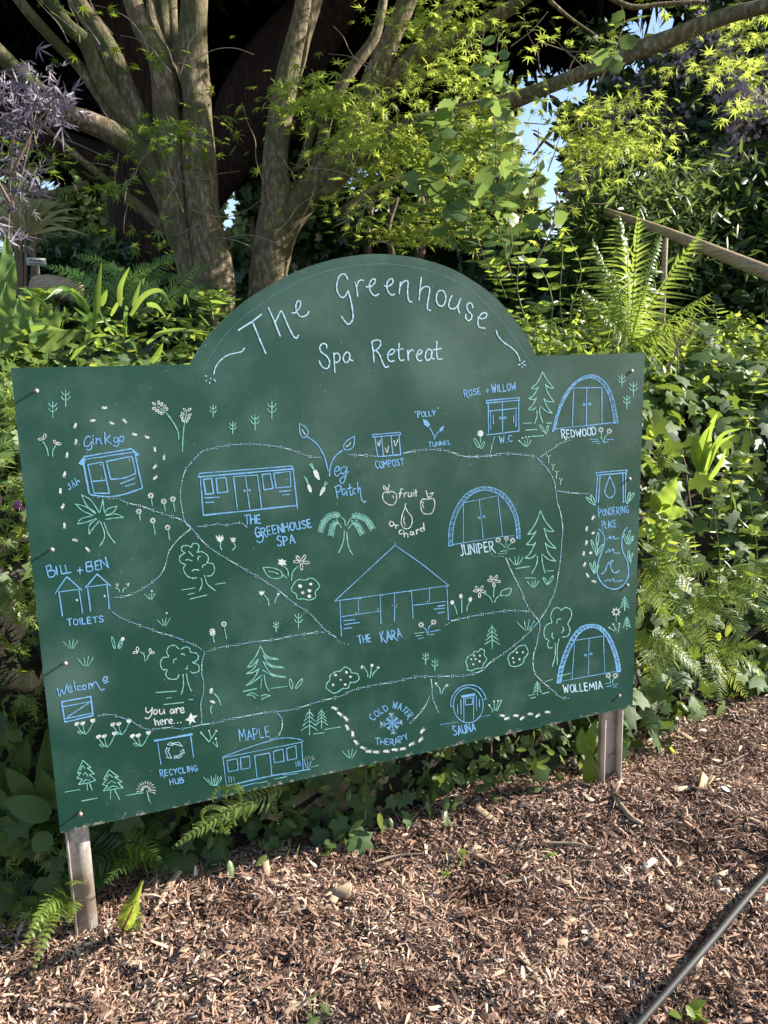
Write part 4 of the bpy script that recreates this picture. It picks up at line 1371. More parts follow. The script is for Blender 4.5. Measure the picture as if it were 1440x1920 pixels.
# ------------------------------------------------------------------ materials used
MT = dict(
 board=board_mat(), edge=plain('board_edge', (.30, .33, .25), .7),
 w=paint_mat('white_paint', (.78, .80, .80), (.42, .48, .50)), b=paint_mat('blue_paint', (.22, .49, .83), (.11, .32, .64)),
 t=paint_mat('mint_paint', (.28, .62, .53), (.14, .42, .35)), l=paint_mat('pale_blue_paint', (.52, .74, .86), (.38, .60, .76)),
 g=paint_mat('worn_blue_paint', (.20, .40, .58), (.11, .28, .40)),
 screw=plain('weathered_screw', (.34, .30, .26), .5, 300, .5, .5),
 concrete=bark_mat('weathered_metal_left', (.17, .145, .13), (.44, .41, .39), (.60, .57, .55), 55, (1, 1, .6), .5, (.26, .20, .16), .004),
 steel=plain('rusted_galvanised_steel', (.52, .46, .42), .6, 26, .5, .1, .3),
 rock=plain('dark_wall_stone', (.045, .042, .038), .9, 14, .6, 0, 1.0),
 wood=bark_mat('weathered_pole_wood', (.20, .14, .09), (.33, .24, .16), (.46, .36, .26), 14, (1, 1, 6), .3),
 rubber=plain('black_rubber', (.016, .017, .019), .65, 50, .3),
 bark=bark_mat('maple_bark', (.060, .043, .027), (.150, .115, .072), (.36, .30, .21), 16, (2.6, 2.6, 1.0), .55, (.07, .075, .028), .03),
 redbark=bark_mat('fibrous_red_brown_bark', (.012, .007, .005), (.030, .015, .011), (.065, .035, .025), 7, (5, 5, .6), .9, None, .08),
 twig=plain('bare_twig', (.23, .18, .13), .8, 40, .4),
 stemg=plain('green_stem', (.16, .24, .06), .6, 40, .3),
 stemr=plain('brown_stem', (.14, .09, .05), .7, 40, .3),
 ivy=leaf_mat('ivy_leaf', (.024, .052, .018), (.048, .095, .030), (.12, .19, .05), .26, .50, (.42, .58, .07), .35),
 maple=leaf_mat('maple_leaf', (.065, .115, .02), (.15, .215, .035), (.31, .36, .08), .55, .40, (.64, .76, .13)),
 mapledk=leaf_mat('shaded_maple_leaf', (.05, .10, .015), (.08, .15, .02), (.13, .19, .03), .45, .45, (.45, .6, .06)),  # darker copy of the maple leaf, shade put into its colour
 hazel=leaf_mat('hazel_leaf', (.05, .10, .028), (.08, .15, .04), (.13, .22, .06), .4, .45, (.38, .52, .12)),
 herb=leaf_mat('herb_leaf', (.05, .10, .02), (.10, .17, .03), (.19, .27, .05), .44, .4, (.64, .76, .10)),
 blade=leaf_mat('strap_leaf', (.07, .14, .03), (.10, .19, .04), (.17, .27, .06), .36, .30, (.50, .68, .10), .5, 20),
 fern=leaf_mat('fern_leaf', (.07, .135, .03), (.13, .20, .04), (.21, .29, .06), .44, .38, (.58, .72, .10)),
 ferndk=leaf_mat('shaded_fern_leaf', (.03, .08, .015), (.05, .12, .02), (.08, .16, .03), .35, .42, (.40, .6, .06)),  # for ferns and weeds in shade, their dimness painted into the leaf colour
 lime=leaf_mat('lime_leaf', (.10, .18, .025), (.15, .25, .04), (.22, .33, .06), .42, .35, (.55, .72, .10)),
 felt=leaf_mat('felted_green_leaf', (.05, .10, .03), (.08, .15, .04), (.13, .21, .07), .28, .55, (.45, .62, .14), .3, 90),
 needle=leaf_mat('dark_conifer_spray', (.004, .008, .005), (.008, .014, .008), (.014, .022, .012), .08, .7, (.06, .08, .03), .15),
 dark=leaf_mat('dark_evergreen_leaf', (.014, .035, .014), (.028, .060, .022), (.05, .09, .032), .2, .33, (.22, .36, .06), .5),
 mid=leaf_mat('mid_green_leaf', (.04, .075, .022), (.07, .12, .035), (.12, .18, .05), .35, .4, (.42, .55, .12)),
 pale=leaf_mat('pale_green_leaf', (.10, .15, .05), (.16, .22, .08), (.24, .30, .13), .4, .45, (.62, .72, .25)),
 purple=leaf_mat('purple_elder_leaf', (.035, .026, .040), (.085, .068, .095), (.24, .21, .26), .15, .38, (.10, .05, .08)),  # lightest tone raised to stand in for the leaves' pale reflection
 lilac=leaf_mat('lilac_blossom', (.36, .27, .33), (.50, .40, .46), (.68, .57, .62), .35, .6, (.50, .38, .50)),
 cord=leaf_mat('sword_leaf', (.22, .23, .09), (.36, .35, .16), (.55, .52, .30), .3, .4, (.5, .5, .2), .5, 12),
 dead=leaf_mat('dead_leaf', (.16, .09, .05), (.26, .16, .09), (.36, .24, .15), .2, .6, (.5, .3, .12)),
 plaque=plain('weathered_white_plaque', (.42, .42, .40), .6, 50, .3), ink=plain('black_lettering', (.03, .03, .03), .6),
 pink=plain('pink_petal', (.50, .16, .42), .6), petal=plain('white_petal', (.75, .73, .74), .6),
)
def chip_mat(name, stops):
    m, nt, b, out = mat_base(name)
    g = nt.nodes.new('ShaderNodeNewGeometry'); r = ramp(nt, stops); nt.links.new(g.outputs['Random Per Island'], r.inputs[0])
    n = noise(nt, 90, 4, .7, (1, 1, 1)); c = mix(nt, .28, r.outputs[0], mix(nt, n.outputs[0], (.06, .036, .026), (.60, .44, .36)))
    wet_shade = noise(nt, 2.7, 6, .66); rw = ramp(nt, [(.48, (0, 0, 0)), (.58, (1, 1, 1))]); nt.links.new(wet_shade.outputs[0], rw.inputs[0])
    c = mix(nt, mix(nt, 1.0, rw.outputs[0], (.80, .80, .80), 'MULTIPLY'), c, mix(nt, 1.0, c, (.42, .34, .31), 'MULTIPLY'))   # damp, peaty patches, strengthened to stand in for dappled shade
    nt.links.new(c, b.inputs['Base Color']); b.inputs['Roughness'].default_value = .7; b.inputs['Specular IOR Level'].default_value = .25
    bump(nt, b, n.outputs[0], .3, .003)
    return m
SHRED = chip_mat('shredded_bark', [(0, (.075, .036, .024)), (.22, (.20, .102, .066)), (.58, (.38, .22, .145)), (.84, (.56, .38, .265)), (1, (.76, .61, .48))])
CHIP = chip_mat('wood_chip', [(0, (.24, .15, .10)), (.4, (.42, .29, .20)), (.8, (.58, .44, .31)), (1, (.68, .61, .54))])
def soil_mat():
    m, nt, b, out = mat_base('dark_mulch_soil')
    n = noise(nt, 30, 8, .75); r = ramp(nt, [(.35, (.022, .013, .010)), (.55, (.07, .038, .026)), (.72, (.15, .09, .06))]); nt.links.new(n.outputs[0], r.inputs[0])
    nt.links.new(r.outputs[0], b.inputs['Base Color']); b.inputs['Roughness'].default_value = .9; bump(nt, b, n.outputs[0], .9, .03)
    return m
def earth_mat():
    m, nt, b, out = mat_base('leafy_bank_earth')
    n = noise(nt, 14, 8, .75); r = ramp(nt, [(.35, (.012, .012, .007)), (.55, (.03, .026, .014)), (.75, (.06, .05, .03))]); nt.links.new(n.outputs[0], r.inputs[0])
    nt.links.new(r.outputs[0], b.inputs['Base Color']); b.inputs['Roughness'].default_value = .95; bump(nt, b, n.outputs[0], .9, .05)
    return m
SOIL, EARTH = soil_mat(), earth_mat()

# smooth pseudo noise for shapes
_k = rng.uniform(-1, 1, (10, 2)); _p = rng.uniform(0, 6.28, 10)
def wob(x, y, f=1.0):
    v = 0
    for i in range(10): v = v+np.sin((_k[i, 0]*x+_k[i, 1]*y)*f*(1+.5*i)+_p[i])/(1+.45*i)
    return v/3.2

# ------------------------------------------------------------------ the ground and the bank
def to_ts(x, y):
    dx = x-BL[0]; dy = y-BL[1]
    return dx*U[0]+dy*U[1], dx*N[0]+dy*N[1]
def foot_s(t): return np.interp(t, [-3, -.2, .3, .8, 1.7, 2.0, 2.35, 3, 5], [.10, .15, .20, .18, .14, .30, .38, .46, .50])+.025*np.sin(t*5.1)+.02*np.sin(t*11)
def ground_z(x, y):
    t, s = to_ts(x, y); f = foot_s(t)
    z = .020*wob(x, y, 3.5)+.020*wob(x+5, y, 9)+.013*wob(x, y+3, 22)+.006*wob(x+2, y, 55)
    z = z+(.016*np.clip(wob(x*1.3+3, y*1.3, 7), -1, 1))+.05*np.exp(-(((t-1.75)/.35)**2+((s+.02)/.12)**2))+.045*np.exp(-(((t-2.15)/.2)**2+((s+.22)/.12)**2))-.02*np.exp(-(((t-1.2)/.4)**2+((s+.5)/.2)**2))
    return z+.10*np.clip(s-f+.45, 0, 3)**2*.5
def bank_z(t, s):
    s0 = foot_s(t); a = np.clip((s-s0)/.42, 0, 1); a = a*a*(3-2*a)
    b = np.clip((s-s0-.42)/1.6, 0, 1)
    return -.25+1.42*a+.38*b*(2-b)+.09*np.clip(s-2.2, 0, 3)+.01*np.clip(s-5, 0, 50)+(.05*wob(t*1.0, s*1.0, 4)+.03*wob(t, s, 11))*np.clip((s-s0)*4, 0, 1)+.02
def grid_mesh(name, X, Y, Z, mat, kind):
    a, b = X.shape; V = np.stack([X, Y, Z], -1).reshape(-1, 3)
    i, j = np.meshgrid(np.arange(a-1), np.arange(b-1), indexing='ij'); q = (i*b+j).ravel()
    F = np.concatenate([np.stack([q, q+b, q+b+1], 1), np.stack([q, q+b+1, q+1], 1)])
    s = Soup(); s.add(V, F); return s.build(name, mat, None, True, kind)
gx = np.r_[-40, -20, -10, -6, -4, np.arange(-3, 4.6, .025), 6, 10, 20, 40]
gy = np.r_[-40, -15, -5, 0, np.arange(1.0, 4.6, .025), 5.2, 6, 8]
X, Y = np.meshgrid(gx, gy, indexing='ij')
fade = np.clip((8-np.abs(X))/4, 0, 1)*np.clip((6-np.abs(Y-1))/3, 0, 1)
ground = grid_mesh('mulch_ground', X, Y, np.where(fade > 0, ground_z(X, Y)*fade, 0), SOIL, 'structure')
gt = np.r_[-45, -20, -8, np.arange(-4, 6, .06), 7, 9, 14, 25, 50]; gs = np.r_[.20, np.arange(.26, 1.3, .04), np.arange(1.3, 5, .12), 6, 8, 11, 15, 22, 35, 70]
T_, S_ = np.meshgrid(gt, gs, indexing='ij')
XB = BL[0]+U[0]*T_+N[0]*S_; YB = BL[1]+U[1]*T_+N[1]*S_
bank = grid_mesh('earth_bank', XB, YB, bank_z(T_, S_), EARTH, 'structure')
def bank_p(t, s, off=0):
    t = np.asarray(t, float); s = np.asarray(s, float)
    e = .04; z = bank_z(t, s); dz_s = (bank_z(t, s+e)-z)/e; dz_t = (bank_z(t+e, s)-z)/e
    n = unit(-dz_t[..., None]*U-dz_s[..., None]*N+UP)
    P = np.array([BL[0], BL[1], 0])+t[..., None]*U+s[..., None]*N+z[..., None]*UP+n*np.asarray(off)[..., None]
    t2, s2 = to_ts(P[..., 0], P[..., 1]); push = np.where((t2 > -.12) & (t2 < BW+.1) & (P[..., 2] > .22), np.maximum(0, .095-s2), 0)   # nothing grows through the board
    return P+push[..., None]*N, n

# ------------------------------------------------------------------ leaf shapes (y along, x across, z normal)
def fan(outline, centre=(0, .35), fold=.12, droop=.15):
    P = np.array(outline, float); P = np.vstack([P, centre]); z = -fold*np.abs(P[:, 0])-droop*P[:, 1]**2
    V = np.column_stack([P, z]); n = len(outline)
    return V, np.array([(i, (i+1) % n, n) for i in range(n)])
IVY = fan([(0, 0), (.20, -.12), (.50, .10), (.34, .34), (.46, .60), (.16, .62), (0, 1.0), (-.16, .62), (-.46, .60), (-.34, .34), (-.50, .10), (-.20, -.12)], (0, .25))
def palmate():
    o = [(.03, 0)]
    L = [(.55, 118), (.80, 78), (.95, 40), (1.0, 0), (.95, -40), (.80, -78), (.55, -118)]
    for i, (l, a) in enumerate(L):
        a0 = math.radians(a)
        p = lambda r, q: (r*math.sin(q), .12+r*math.cos(q))
        o += [p(l*.45, a0+.16), p(l, a0), p(l*.45, a0-.16)]
        if i < 6: o.append(p(.24, a0-math.radians(19)))
    o.append((-.03, 0))
    return fan(o, (0, .14), .10, .30)
MAPLE = palmate()
ROUND = fan([(0, 0), (.28, -.02), (.48, .25), (.46, .60), (.22, .90), (0, 1), (-.22, .90), (-.46, .60), (-.48, .25), (-.28, -.02)], (0, .42), -.12, .1)
HAZEL = fan([(0, 0), (.26, .02), (.30, .10), (.43, .28), (.40, .38), (.45, .55), (.33, .66), (.30, .78), (.12, .88), (0, 1.08), (-.12, .88), (-.30, .78), (-.33, .66), (-.45, .55), (-.40, .38), (-.43, .28), (-.30, .10), (-.26, .02)], (0, .45), .10, .22)
OVATE = fan([(0, 0), (.17, .16), (.22, .45), (.13, .78), (0, 1), (-.13, .78), (-.22, .45), (-.17, .16)], (0, .45), .35, .25)
LANCE = fan([(0, 0), (.08, .2), (.09, .5), (.05, .8), (0, 1), (-.05, .8), (-.09, .5), (-.08, .2)], (0, .45), .4, .2)
TINY = (np.array([(0, 0, 0), (.3, .5, -.03), (0, 1, 0), (-.3, .5, -.03)], float), np.array([(0, 1, 2), (0, 2, 3)]))
def spray(k=9, L=1, w=.05, sd=1):                    # drooping conifer spray or grassy tuft
    r = np.random.default_rng(sd); V = []; F = []
    for i in range(k):
        a = (i/(k-1)-.5)*2.0; y0 = r.uniform(0, .35); d = np.array([math.sin(a), math.cos(a), -r.uniform(.1, .6)]); l = L*r.uniform(.5, 1)
        s_ = np.array([math.cos(a), -math.sin(a), .2])*w; b = np.array([0, y0, 0]); n = len(V)
        V += [b-s_, b+s_, b+d*l*.6+s_*1.1, b+d*l*.6-s_*1.1, b+d*l]; F += [(n, n+1, n+2), (n, n+2, n+3), (n+3, n+2, n+4)]
    return np.array(V), np.array(F)
SPRAY = spray()
STAR5 = (np.array([(0, 0, .05)]+[((.5 if i % 2 == 0 else .22)*math.cos(i*.628), .0+(.5 if i % 2 == 0 else .22)*math.sin(i*.628), 0) for i in range(10)]), np.array([(0, i+1, (i+1) % 10+1) for i in range(10)]))

def scatter(sp, tpl, P, size, nrm, tilt=.5, down=.6, dirv=None, svar=.35):
    n = len(P)
    if n == 0: return
    nz = unit(nrm+rng.normal(size=(n, 3))*tilt)
    d = rng.normal(size=(n, 3))+np.array([0, 0, -down]) if dirv is None else dirv+rng.normal(size=(n, 3))*.35
    A = frames(d-(d*nz).sum(1, keepdims=True)*nz, nz)*(size*rng.uniform(1-svar, 1+svar, n))[:, None, None]
    sp.inst(tpl[0], tpl[1], A, P)
def leaf_parts(parent, tpl, mat, P, size, nrm, name='leaf', **kw):   # every leaf its own object, mesh data shared
    n = len(P); nz = unit(nrm+rng.normal(size=(n, 3))*kw.get('tilt', .45)); d = rng.normal(size=(n, 3))*.7+np.array([0, 0, -kw.get('down', .8)])
    A = frames(d-(d*nz).sum(1, keepdims=True)*nz, nz); w0 = wloc(parent)
    ms = []
    for k in range(4):
        s = Soup(); V = tpl[0].copy(); V[:, 2] += rng.normal(size=len(V))*.02; V[:, 0] *= rng.uniform(.85, 1.15); s.add(V, tpl[1]); ms.append(s.mesh(name, mat))
    for i in range(n):
        o = bpy.data.objects.new(name, ms[i % 4]); col.objects.link(o); o.parent = parent
        sc = size*rng.uniform(.6, 1.35); mt = Matrix([[*(A[i, r]*sc), P[i, r]-w0[r]] for r in range(3)]+[[0, 0, 0, 1]]); o.matrix_local = mt

# ------------------------------------------------------------------ the sign
board = thing('map_sign', 'dark green map board with a rounded top and hand-painted garden map on two metal posts', 'sign', ts(BW/2, 0, 0))
def make_board():
    arcpx = [(357, 683), (362, 672), (380, 645), (402, 618), (430, 590), (462, 563), (500, 539), (545, 514), (590, 496), (640, 483), (700, 476), (760, 480), (800, 488), (845, 503), (885, 525), (920, 550), (950, 580), (975, 612), (995, 645), (1004, 667)]
    P = [(20, 690), *arcpx, (1209, 662), (1186, 1325), (113, 1562)]
    Q = [bd(x, y) for x, y in P]
    arc = catmull(Q[2:20], 3); Q = [Q[0], Q[1]]+list(arc)+[Q[20]]+Q[21:]
    Q = np.array(Q); n = len(Q)
    th = .012
    mb = bpy.data.meshes.new('panel'); w0 = wloc(board)
    import bmesh
    from mathutils.geometry import tessellate_polygon
    tx = [Vector(((q-BL)@U, (q-BL)@UP, 0)) for q in Q]; tri = tessellate_polygon([tx])
    V = [tuple(q-w0) for q in Q]+[tuple(q+N*th-w0) for q in Q]
    F = [tuple(t_) for t_ in tri]+[tuple(n+i for i in t_[::-1]) for t_ in tri]; nf = len(F)
    F += [(i, i+n, (i+1) % n+n, (i+1) % n) for i in range(n)]
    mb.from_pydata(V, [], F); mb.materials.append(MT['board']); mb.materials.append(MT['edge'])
    for i in range(nf, len(F)): mb.polygons[i].material_index = 1
    mb.update(); bm = bmesh.new(); bm.from_mesh(mb); bmesh.ops.recalc_face_normals(bm, faces=bm.faces); bm.to_mesh(mb); bm.free()
    o = bpy.data.objects.new('panel', mb); col.objects.link(o); o.parent = board
make_board()
draw_all(board, MT)
def post(px0, px1, mat, flange, back=.014):          # steel channel: web facing us, flanges running back
    s = Soup(); a = bd(*px0); b = bd(*px1); t0, _ = to_ts(a[0], a[1]); t1, _ = to_ts(b[0], b[1]); w = (t1-t0)/2; tc = (t0+t1)/2
    z0, z1 = -.25, 1.42; H = (z1-z0)/2
    def bar(tc_, hw, s0, s1):
        V, F = box(ts(tc_, (s0+s1)/2, (z0+z1)/2), U*hw, N*(s1-s0)/2, UP*H); s.add(V, F)
    if flange == 'angle':
        back = .021; bar(tc, w, back, back+.005); bar(tc-w+.0035, .0035, back-.008, back-.0003); bar(tc-w+.003, .003, back+.0053, back+.045)
    else:
        bar(tc, w, back+.03, back+.035); bar(tc-w+.0035, .0035, back, back+.0298); bar(tc+w-.0035, .0035, back, back+.0298)
    return s.build('post', mat, board), tc, w
pl, tl, wl = post((121, 1562), (166, 1552), MT['concrete'], 'angle'); pl['label'] = 'pale weathered flat post'
pr, tr, wr = post((1139, 1340), (1174, 1330), MT['steel'], 'channel'); pr['label'] = 'rust-brown steel channel post'
for z in (.06, .14):                                 # bolt holes in the right post
    V, F = tube([ts(tr+.012, .0435, z), ts(tr+.012, .036, z)], [.006, .006], 10, sub=1); s = Soup(); s.add(V, F); s.build('bolt', MT['screw'], pr)
for i, (x, y) in enumerate([(68, 733), (97, 1029), (122, 1241), (150, 1522), (1184, 696), (1179, 898), (1175, 1097), (1160, 1304)]):
    s = Soup(); c = bd(x, y); L = .017 if i < 4 else .006
    if i == 4: L = .004
    V, F = tube([c+N*.01, c-N*L*.8, c-N*L*.8, c-N*L], [.0028, .0028, .0066, .0052], 12, sub=1); s.add(V, F)
    V, F = box(c-N*(L+.0002), U*.0038, N*.0003, UP*.0009); s.add(V, F); V, F = box(c-N*(L+.0008), U*.0009, N*.0003, UP*.0038); s.add(V, F)
    s.build('screw', MT['screw'], board)

# ------------------------------------------------------------------ mulch: loose shreds (stuff) and 300 separate chips
def chipmesh(sd):
    r = np.random.default_rng(sd); w0, w1 = r.uniform(.10, .2, 2); h = r.uniform(.04, .09); j = lambda: r.uniform(-.03, .03)
    V = np.array([(-w0+j(), -.5+j(), -h), (w0+j(), -.5+j()*3, -h), (w1+j(), .5+j()*3, -h), (-w1*r.uniform(.3, 1), .5+j(), -h),
                  (-w0*.8, -.5+j(), h), (w0*.8, -.5+j()*3, h*r.uniform(.4, 1)), (w1*.7, .5+j()*3, h*r.uniform(.3, 1)), (-w1*.6, .45, h)])
    V[:, 2] += .06*np.sin(V[:, 1]*3)
    F = [(0, 2, 1), (0, 3, 2), (4, 5, 6), (4, 6, 7)]
    for i in range(4): k = (i+1) % 4; F += [(i, k, k+4), (i, k+4, i+4)]
    return V, np.array(F)
def ground_pts(n, near=True):
    out = []
    while sum(map(len, out)) < n:
        y = 1.15+2.9*rng.random(n)**1.25; x = rng.uniform(-1.0, 1.15, n)*(.62*y+.15)
        t, s = to_ts(x, y); k = s < foot_s(t)+.06; out.append(np.stack([x[k], y[k]], 1))
    return np.concatenate(out)[:n]
sh = Soup()
q = np.array([(-.5, 0), (-.18, .03), (.2, -.02), (.5, .03)])
for k in range(3):                                   # thin fibres
    n = 74000; P = ground_pts(n); z = ground_z(P[:, 0], P[:, 1])+np.abs(rng.normal(size=n))*.007
    V = np.array([(-.045, -.5, 0), (.05, -.5, .01), (-.06, -.1, .05), (.05, -.12, .07), (-.02, .5, .0), (.03, .48, .02)])+rng.normal(size=(6, 3))*.02
    F = np.array([(0, 1, 3), (0, 3, 2), (2, 3, 5), (2, 5, 4)])
    d = rng.normal(size=(n, 3))*[1, 1, .55]; A = frames(d, np.array([0, 0, 1.])+rng.normal(size=(n, 3))*.5)*(rng.gamma(1.9, .0070, n)+.004)[:, None, None]
    sh.inst(V, F, A*np.array([1.0, 1, 1]), np.column_stack([P, z]))
sh.build('mulch_shreds', SHRED, ground, kind='stuff')
ch = Soup()
for k in range(6):
    n = 2300; P = ground_pts(n); z = ground_z(P[:, 0], P[:, 1])+np.abs(rng.normal(size=n))*.006+.003
    V, F = chipmesh(k); d = rng.normal(size=(n, 3))*[1, 1, .25]; A = frames(d, np.array([0, 0, 1.])+rng.normal(size=(n, 3))*.3)*(rng.gamma(1.5, .0064, n)+.004)[:, None, None]
    ch.inst(V, F, A, np.column_stack([P, z]))
ch.build('small_wood_chips', CHIP, ground, kind='stuff')
cms = []
for k in range(10):
    s = Soup(); s.add(*chipmesh(50+k)); cms.append(s.mesh('wood_chip', CHIP))
cols = []
for k, c in enumerate([(.50, .36, .24), (.58, .46, .34), (.40, .27, .18), (.30, .19, .13), (.62, .55, .47)]):
    cols.append(bark_mat('chip_wood', tuple(v*.6 for v in c), c, tuple(min(1, v*1.15) for v in c), 20, (6, 1, 6), .4))
for k, me in enumerate(cms): me.materials.clear(); me.materials.append(cols[k % 5])
P = ground_pts(300)
for i in range(300):
    x, y = P[i]; o = bpy.data.objects.new('wood_chip', cms[i % 10]); col.objects.link(o); o.parent = ground
    o.location = (x, y, ground_z(x, y)+.010); o.rotation_euler = (rng.normal()*.25, rng.normal()*.3, rng.uniform(0, 6.28)); L = .024+.016*rng.gamma(1.6); o.scale = (L*rng.uniform(.6, 1.3), L, L*.45)
# longer sticks, fallen leaves and seedlings lying on the mulch
def gp(px, py, up=0):                                # where a photo pixel meets the mulch
    r = ray(px, py); k = 1.5
    for _ in range(12): p = EYE+r*k; k += (ground_z(p[0], p[1])+up-p[2])/r[2]
    return EYE+r*k
for i, (pts_, r, lab) in enumerate([
    ([(345, 1622), (318, 1660), (285, 1715)], .010, 'splintered pale stick leaning towards the left post'),
    ([(690, 1620), (740, 1605), (800, 1600)], .004, 'thin brown stick lying in the middle of the mulch, above the dark patch'),
    ([(945, 1655), (985, 1648), (1020, 1628)], .004, 'short pale stick right of the middle of the mulch'),
    ([(1348, 1437), (1378, 1425), (1402, 1412)], .003, 'thin whitish twig on the mulch at the far right'),
    ([(1010, 1580), (1080, 1582), (1110, 1592)], .004, 'curved brown twig below the right post'),
    ([(530, 1900), (560, 1885), (590, 1868)], .008, 'pale flat stick at the bottom edge of the mulch'),
    ([(1150, 1490), (1180, 1530), (1205, 1545)], .009, 'dark bark splinter on the mound in front of the right post')]):
    P = [gp(x, y, .012) for x, y in pts_]; t = thing('stick', lab, 'stick', P[1])
    s = Soup(); V, F = tube(P, [r, r*1.1, r*.6], 7, .12, i); s.add(V, F); s.build('wood', MT['twig'] if r < .008 else MT['wood'], t)
def loose_leaf(name, px, L, az, tilt, mat, lab, cat, tpl=OVATE):
    p = gp(*px, .012); o = bpy.data.objects.new(name, None); s = Soup(); s.add(tpl[0]*L, tpl[1]); me = s.mesh(name, mat)
    o = bpy.data.objects.new(name, me); col.objects.link(o); o.location = p; o.rotation_euler = (tilt, .2, az); tag(o, lab, cat)
loose_leaf('fallen_leaf', (560, 1690), .062, 2.9, .3, MT['dead'], 'tan dead leaf standing on the mulch in the lower middle', 'leaf')
loose_leaf('fallen_leaf', (1330, 1478), .05, 1.3, .2, MT['dead'], 'curled tan leaf on the mulch right of the right post', 'leaf')
loose_leaf('white_petal', (1366, 1484), .030, .5, .3, MT['petal'], 'single white petal on the mulch at the far right', 'petal', ROUND)
def tuft(name, px, n, size, mat, tpl, lab, cat, h=.05, group=None):
    p = gp(*px); t = thing(name, lab, cat, p, group)
    for i in range(n):
        a = rng.uniform(0, 6.28); e = p+np.array([math.cos(a), math.sin(a), 0])*rng.uniform(.01, .04)*size/.04+UP*h*rng.uniform(.5, 1)
        s = Soup(); V, F = tube([p, (p+e)/2+UP*.006, e], [.0014, .0012, .001], 5, sub=2); s.add(V, F); s.build('stem', MT['stemg'], t)
        s = Soup(); scatter(s, tpl, e[None], size, UP[None]-.0*N, .3, .0); s.build('leaf', mat, t)
tuft('seedling', (615, 1610), 4, .032, MT['ivy'], ROUND, 'small dark green clover-like seedling on the mulch below the board', 'seedling')
tuft('seedling', (868, 1628), 3, .022, MT['herb'], ROUND, 'little round-leaved seedling in the centre of the mulch', 'seedling')
tuft('seedling', (833, 1648), 5, .022, MT['lime'], OVATE, 'tiny yellow-green sprout left of the round-leaved seedling', 'seedling', .03)
tuft('seedling', (1028, 1614), 4, .022, MT['lime'], OVATE, 'tiny lime sprout furthest right on the open mulch', 'seedling', .03)
tuft('seedling', (1288, 1908), 6, .035, MT['herb'], HAZEL, 'bright green seedling at the bottom edge beside the black cable', 'seedling', .04)
tuft('seedling', (585, 1915), 5, .035, MT['mid'], OVATE, 'shaded green weed at the bottom edge of the mulch', 'seedling', .04)

# black cable, rail
c0 = gp(1120, 2010, .05); c1 = gp(1205, 1912, .05); c2 = gp(1322, 1778, .045); c3 = gp(1440, 1640, .03); c4 = gp(1600, 1480, .02)
s = Soup(); V, F = tube([c0, c1, c2, c3, c4, c4+np.array([.5, .35, -.01])], [.0092]*6, 12, .02); s.add(V, F); o = s.build('rubber_cable', MT['rubber'], None, True)
tag(o, 'black rubber cable slanting across the bottom right corner above the mulch', 'cable')
r0 = at(1136, 396, 5.4); r1 = at(1460, 520, 4.35); r1b = r1+(r1-r0)*.35
rail = thing('handrail', 'weathered round wooden handrail running down to the right behind the fern', 'handrail', ts(3.9, 1.6, 1.6))
s = Soup(); V, F = tube([r0, r0*.6+r1*.4+UP*.01, r1, r1b], [.020, .029, .038, .038], 14, .03, 5); s.add(V, F); s.build('rail', MT['wood'], rail, True)
pt = at(1248, 440, 4.6)
s = Soup(); V, F = tube([pt-UP*.02, pt-UP*1.2], [.016, .018], 8, .03); s.add(V, F); s.build('post', MT['wood'], rail)
s = Soup(); V, F = tube([r1b-UP*.02, r1b-UP*1.6], [.03, .03], 8, .03); s.add(V, F); s.build('post', MT['wood'], rail)

# ------------------------------------------------------------------ stones in the bank
wall = thing('stone_wall', 'dark rough retaining wall half buried in ivy behind the board', 'wall', ts(2.6, .5, 0))
import bmesh
def rock(name, c, r3, sd, mat, parent):
    bm = bmesh.new(); bmesh.ops.create_icosphere(bm, subdivisions=2, radius=1); me = bpy.data.meshes.new(name); bm.to_mesh(me); bm.free()
    V = np.array([v.co for v in me.vertices]); F = np.array([p.vertices[:] for p in me.polygons]); r = np.random.default_rng(sd)
    for _ in range(9):
        d = unit(r.normal(size=3)); h = r.uniform(.45, .8); k = V@d; V = V-np.maximum(k-h, 0)[:, None]*d
    s = Soup(); s.add(c+V[:, :1]*r3[0]*U+V[:, 1:2]*r3[1]*N+V[:, 2:]*r3[2]*UP, F); return s.build(name, mat, parent)
k = 0
for row, z in enumerate((.10, .32, .53, .73, .92)):
    t = -2.6+(row % 2)*.17
    while t < 5.2:
        w = rng.uniform(.13, .24); ss = foot_s(t)+.19+z*.17
        rock('stone', ts(t+w, ss+.04, z), (w, .13, rng.uniform(.11, .14)), k, MT['rock'], wall); t += 2*w+.02; k += 1

# ------------------------------------------------------------------ ivy on the bank
def bank_rand(n, t0, t1, s0, s1, pw=1.0):
    t = rng.uniform(t0, t1, n); s = foot_s(t)+s0+(s1-s0)*rng.random(n)**pw
    return t, s
def ivy(lab, t0, t1, n, nbig, s0=.03, s1=1.6, size=.055, cl=True, near=(0, 0), lift=0.0):
    c, _ = bank_p(np.array((t0+t1)/2), np.array(foot_s((t0+t1)/2)+.2), np.array(0.)); th = thing('ivy', lab, 'ivy', c)
    def pts(n):
        t, s = bank_rand(n, t0, t1, s0, s1, 1.25); k = (wob(t*3, s*3, 3)+rng.normal(size=n)*.35) > -.45; t, s = t[k], s[k]
        return bank_p(t, s, rng.uniform(.02+lift, .13+lift, len(t)))
    sp = Soup(); P, nn = pts(n); scatter(sp, IVY, P, size, nn*.7+unit(EYE-P)*.2+UP*.25, .42, .9)
    sp.build('leaf_mass', MT['ivy'], th, kind='stuff')
    P, nn = pts(nbig); P = P+nn*.05; leaf_parts(th, IVY, MT['ivy'], P, size*1.15, nn*.7+UP*.25)
    return th
ivy('glossy dark ivy climbing over the bank right of the board', 1.75, 4.6, 5200, 200, size=.088, lift=.07)
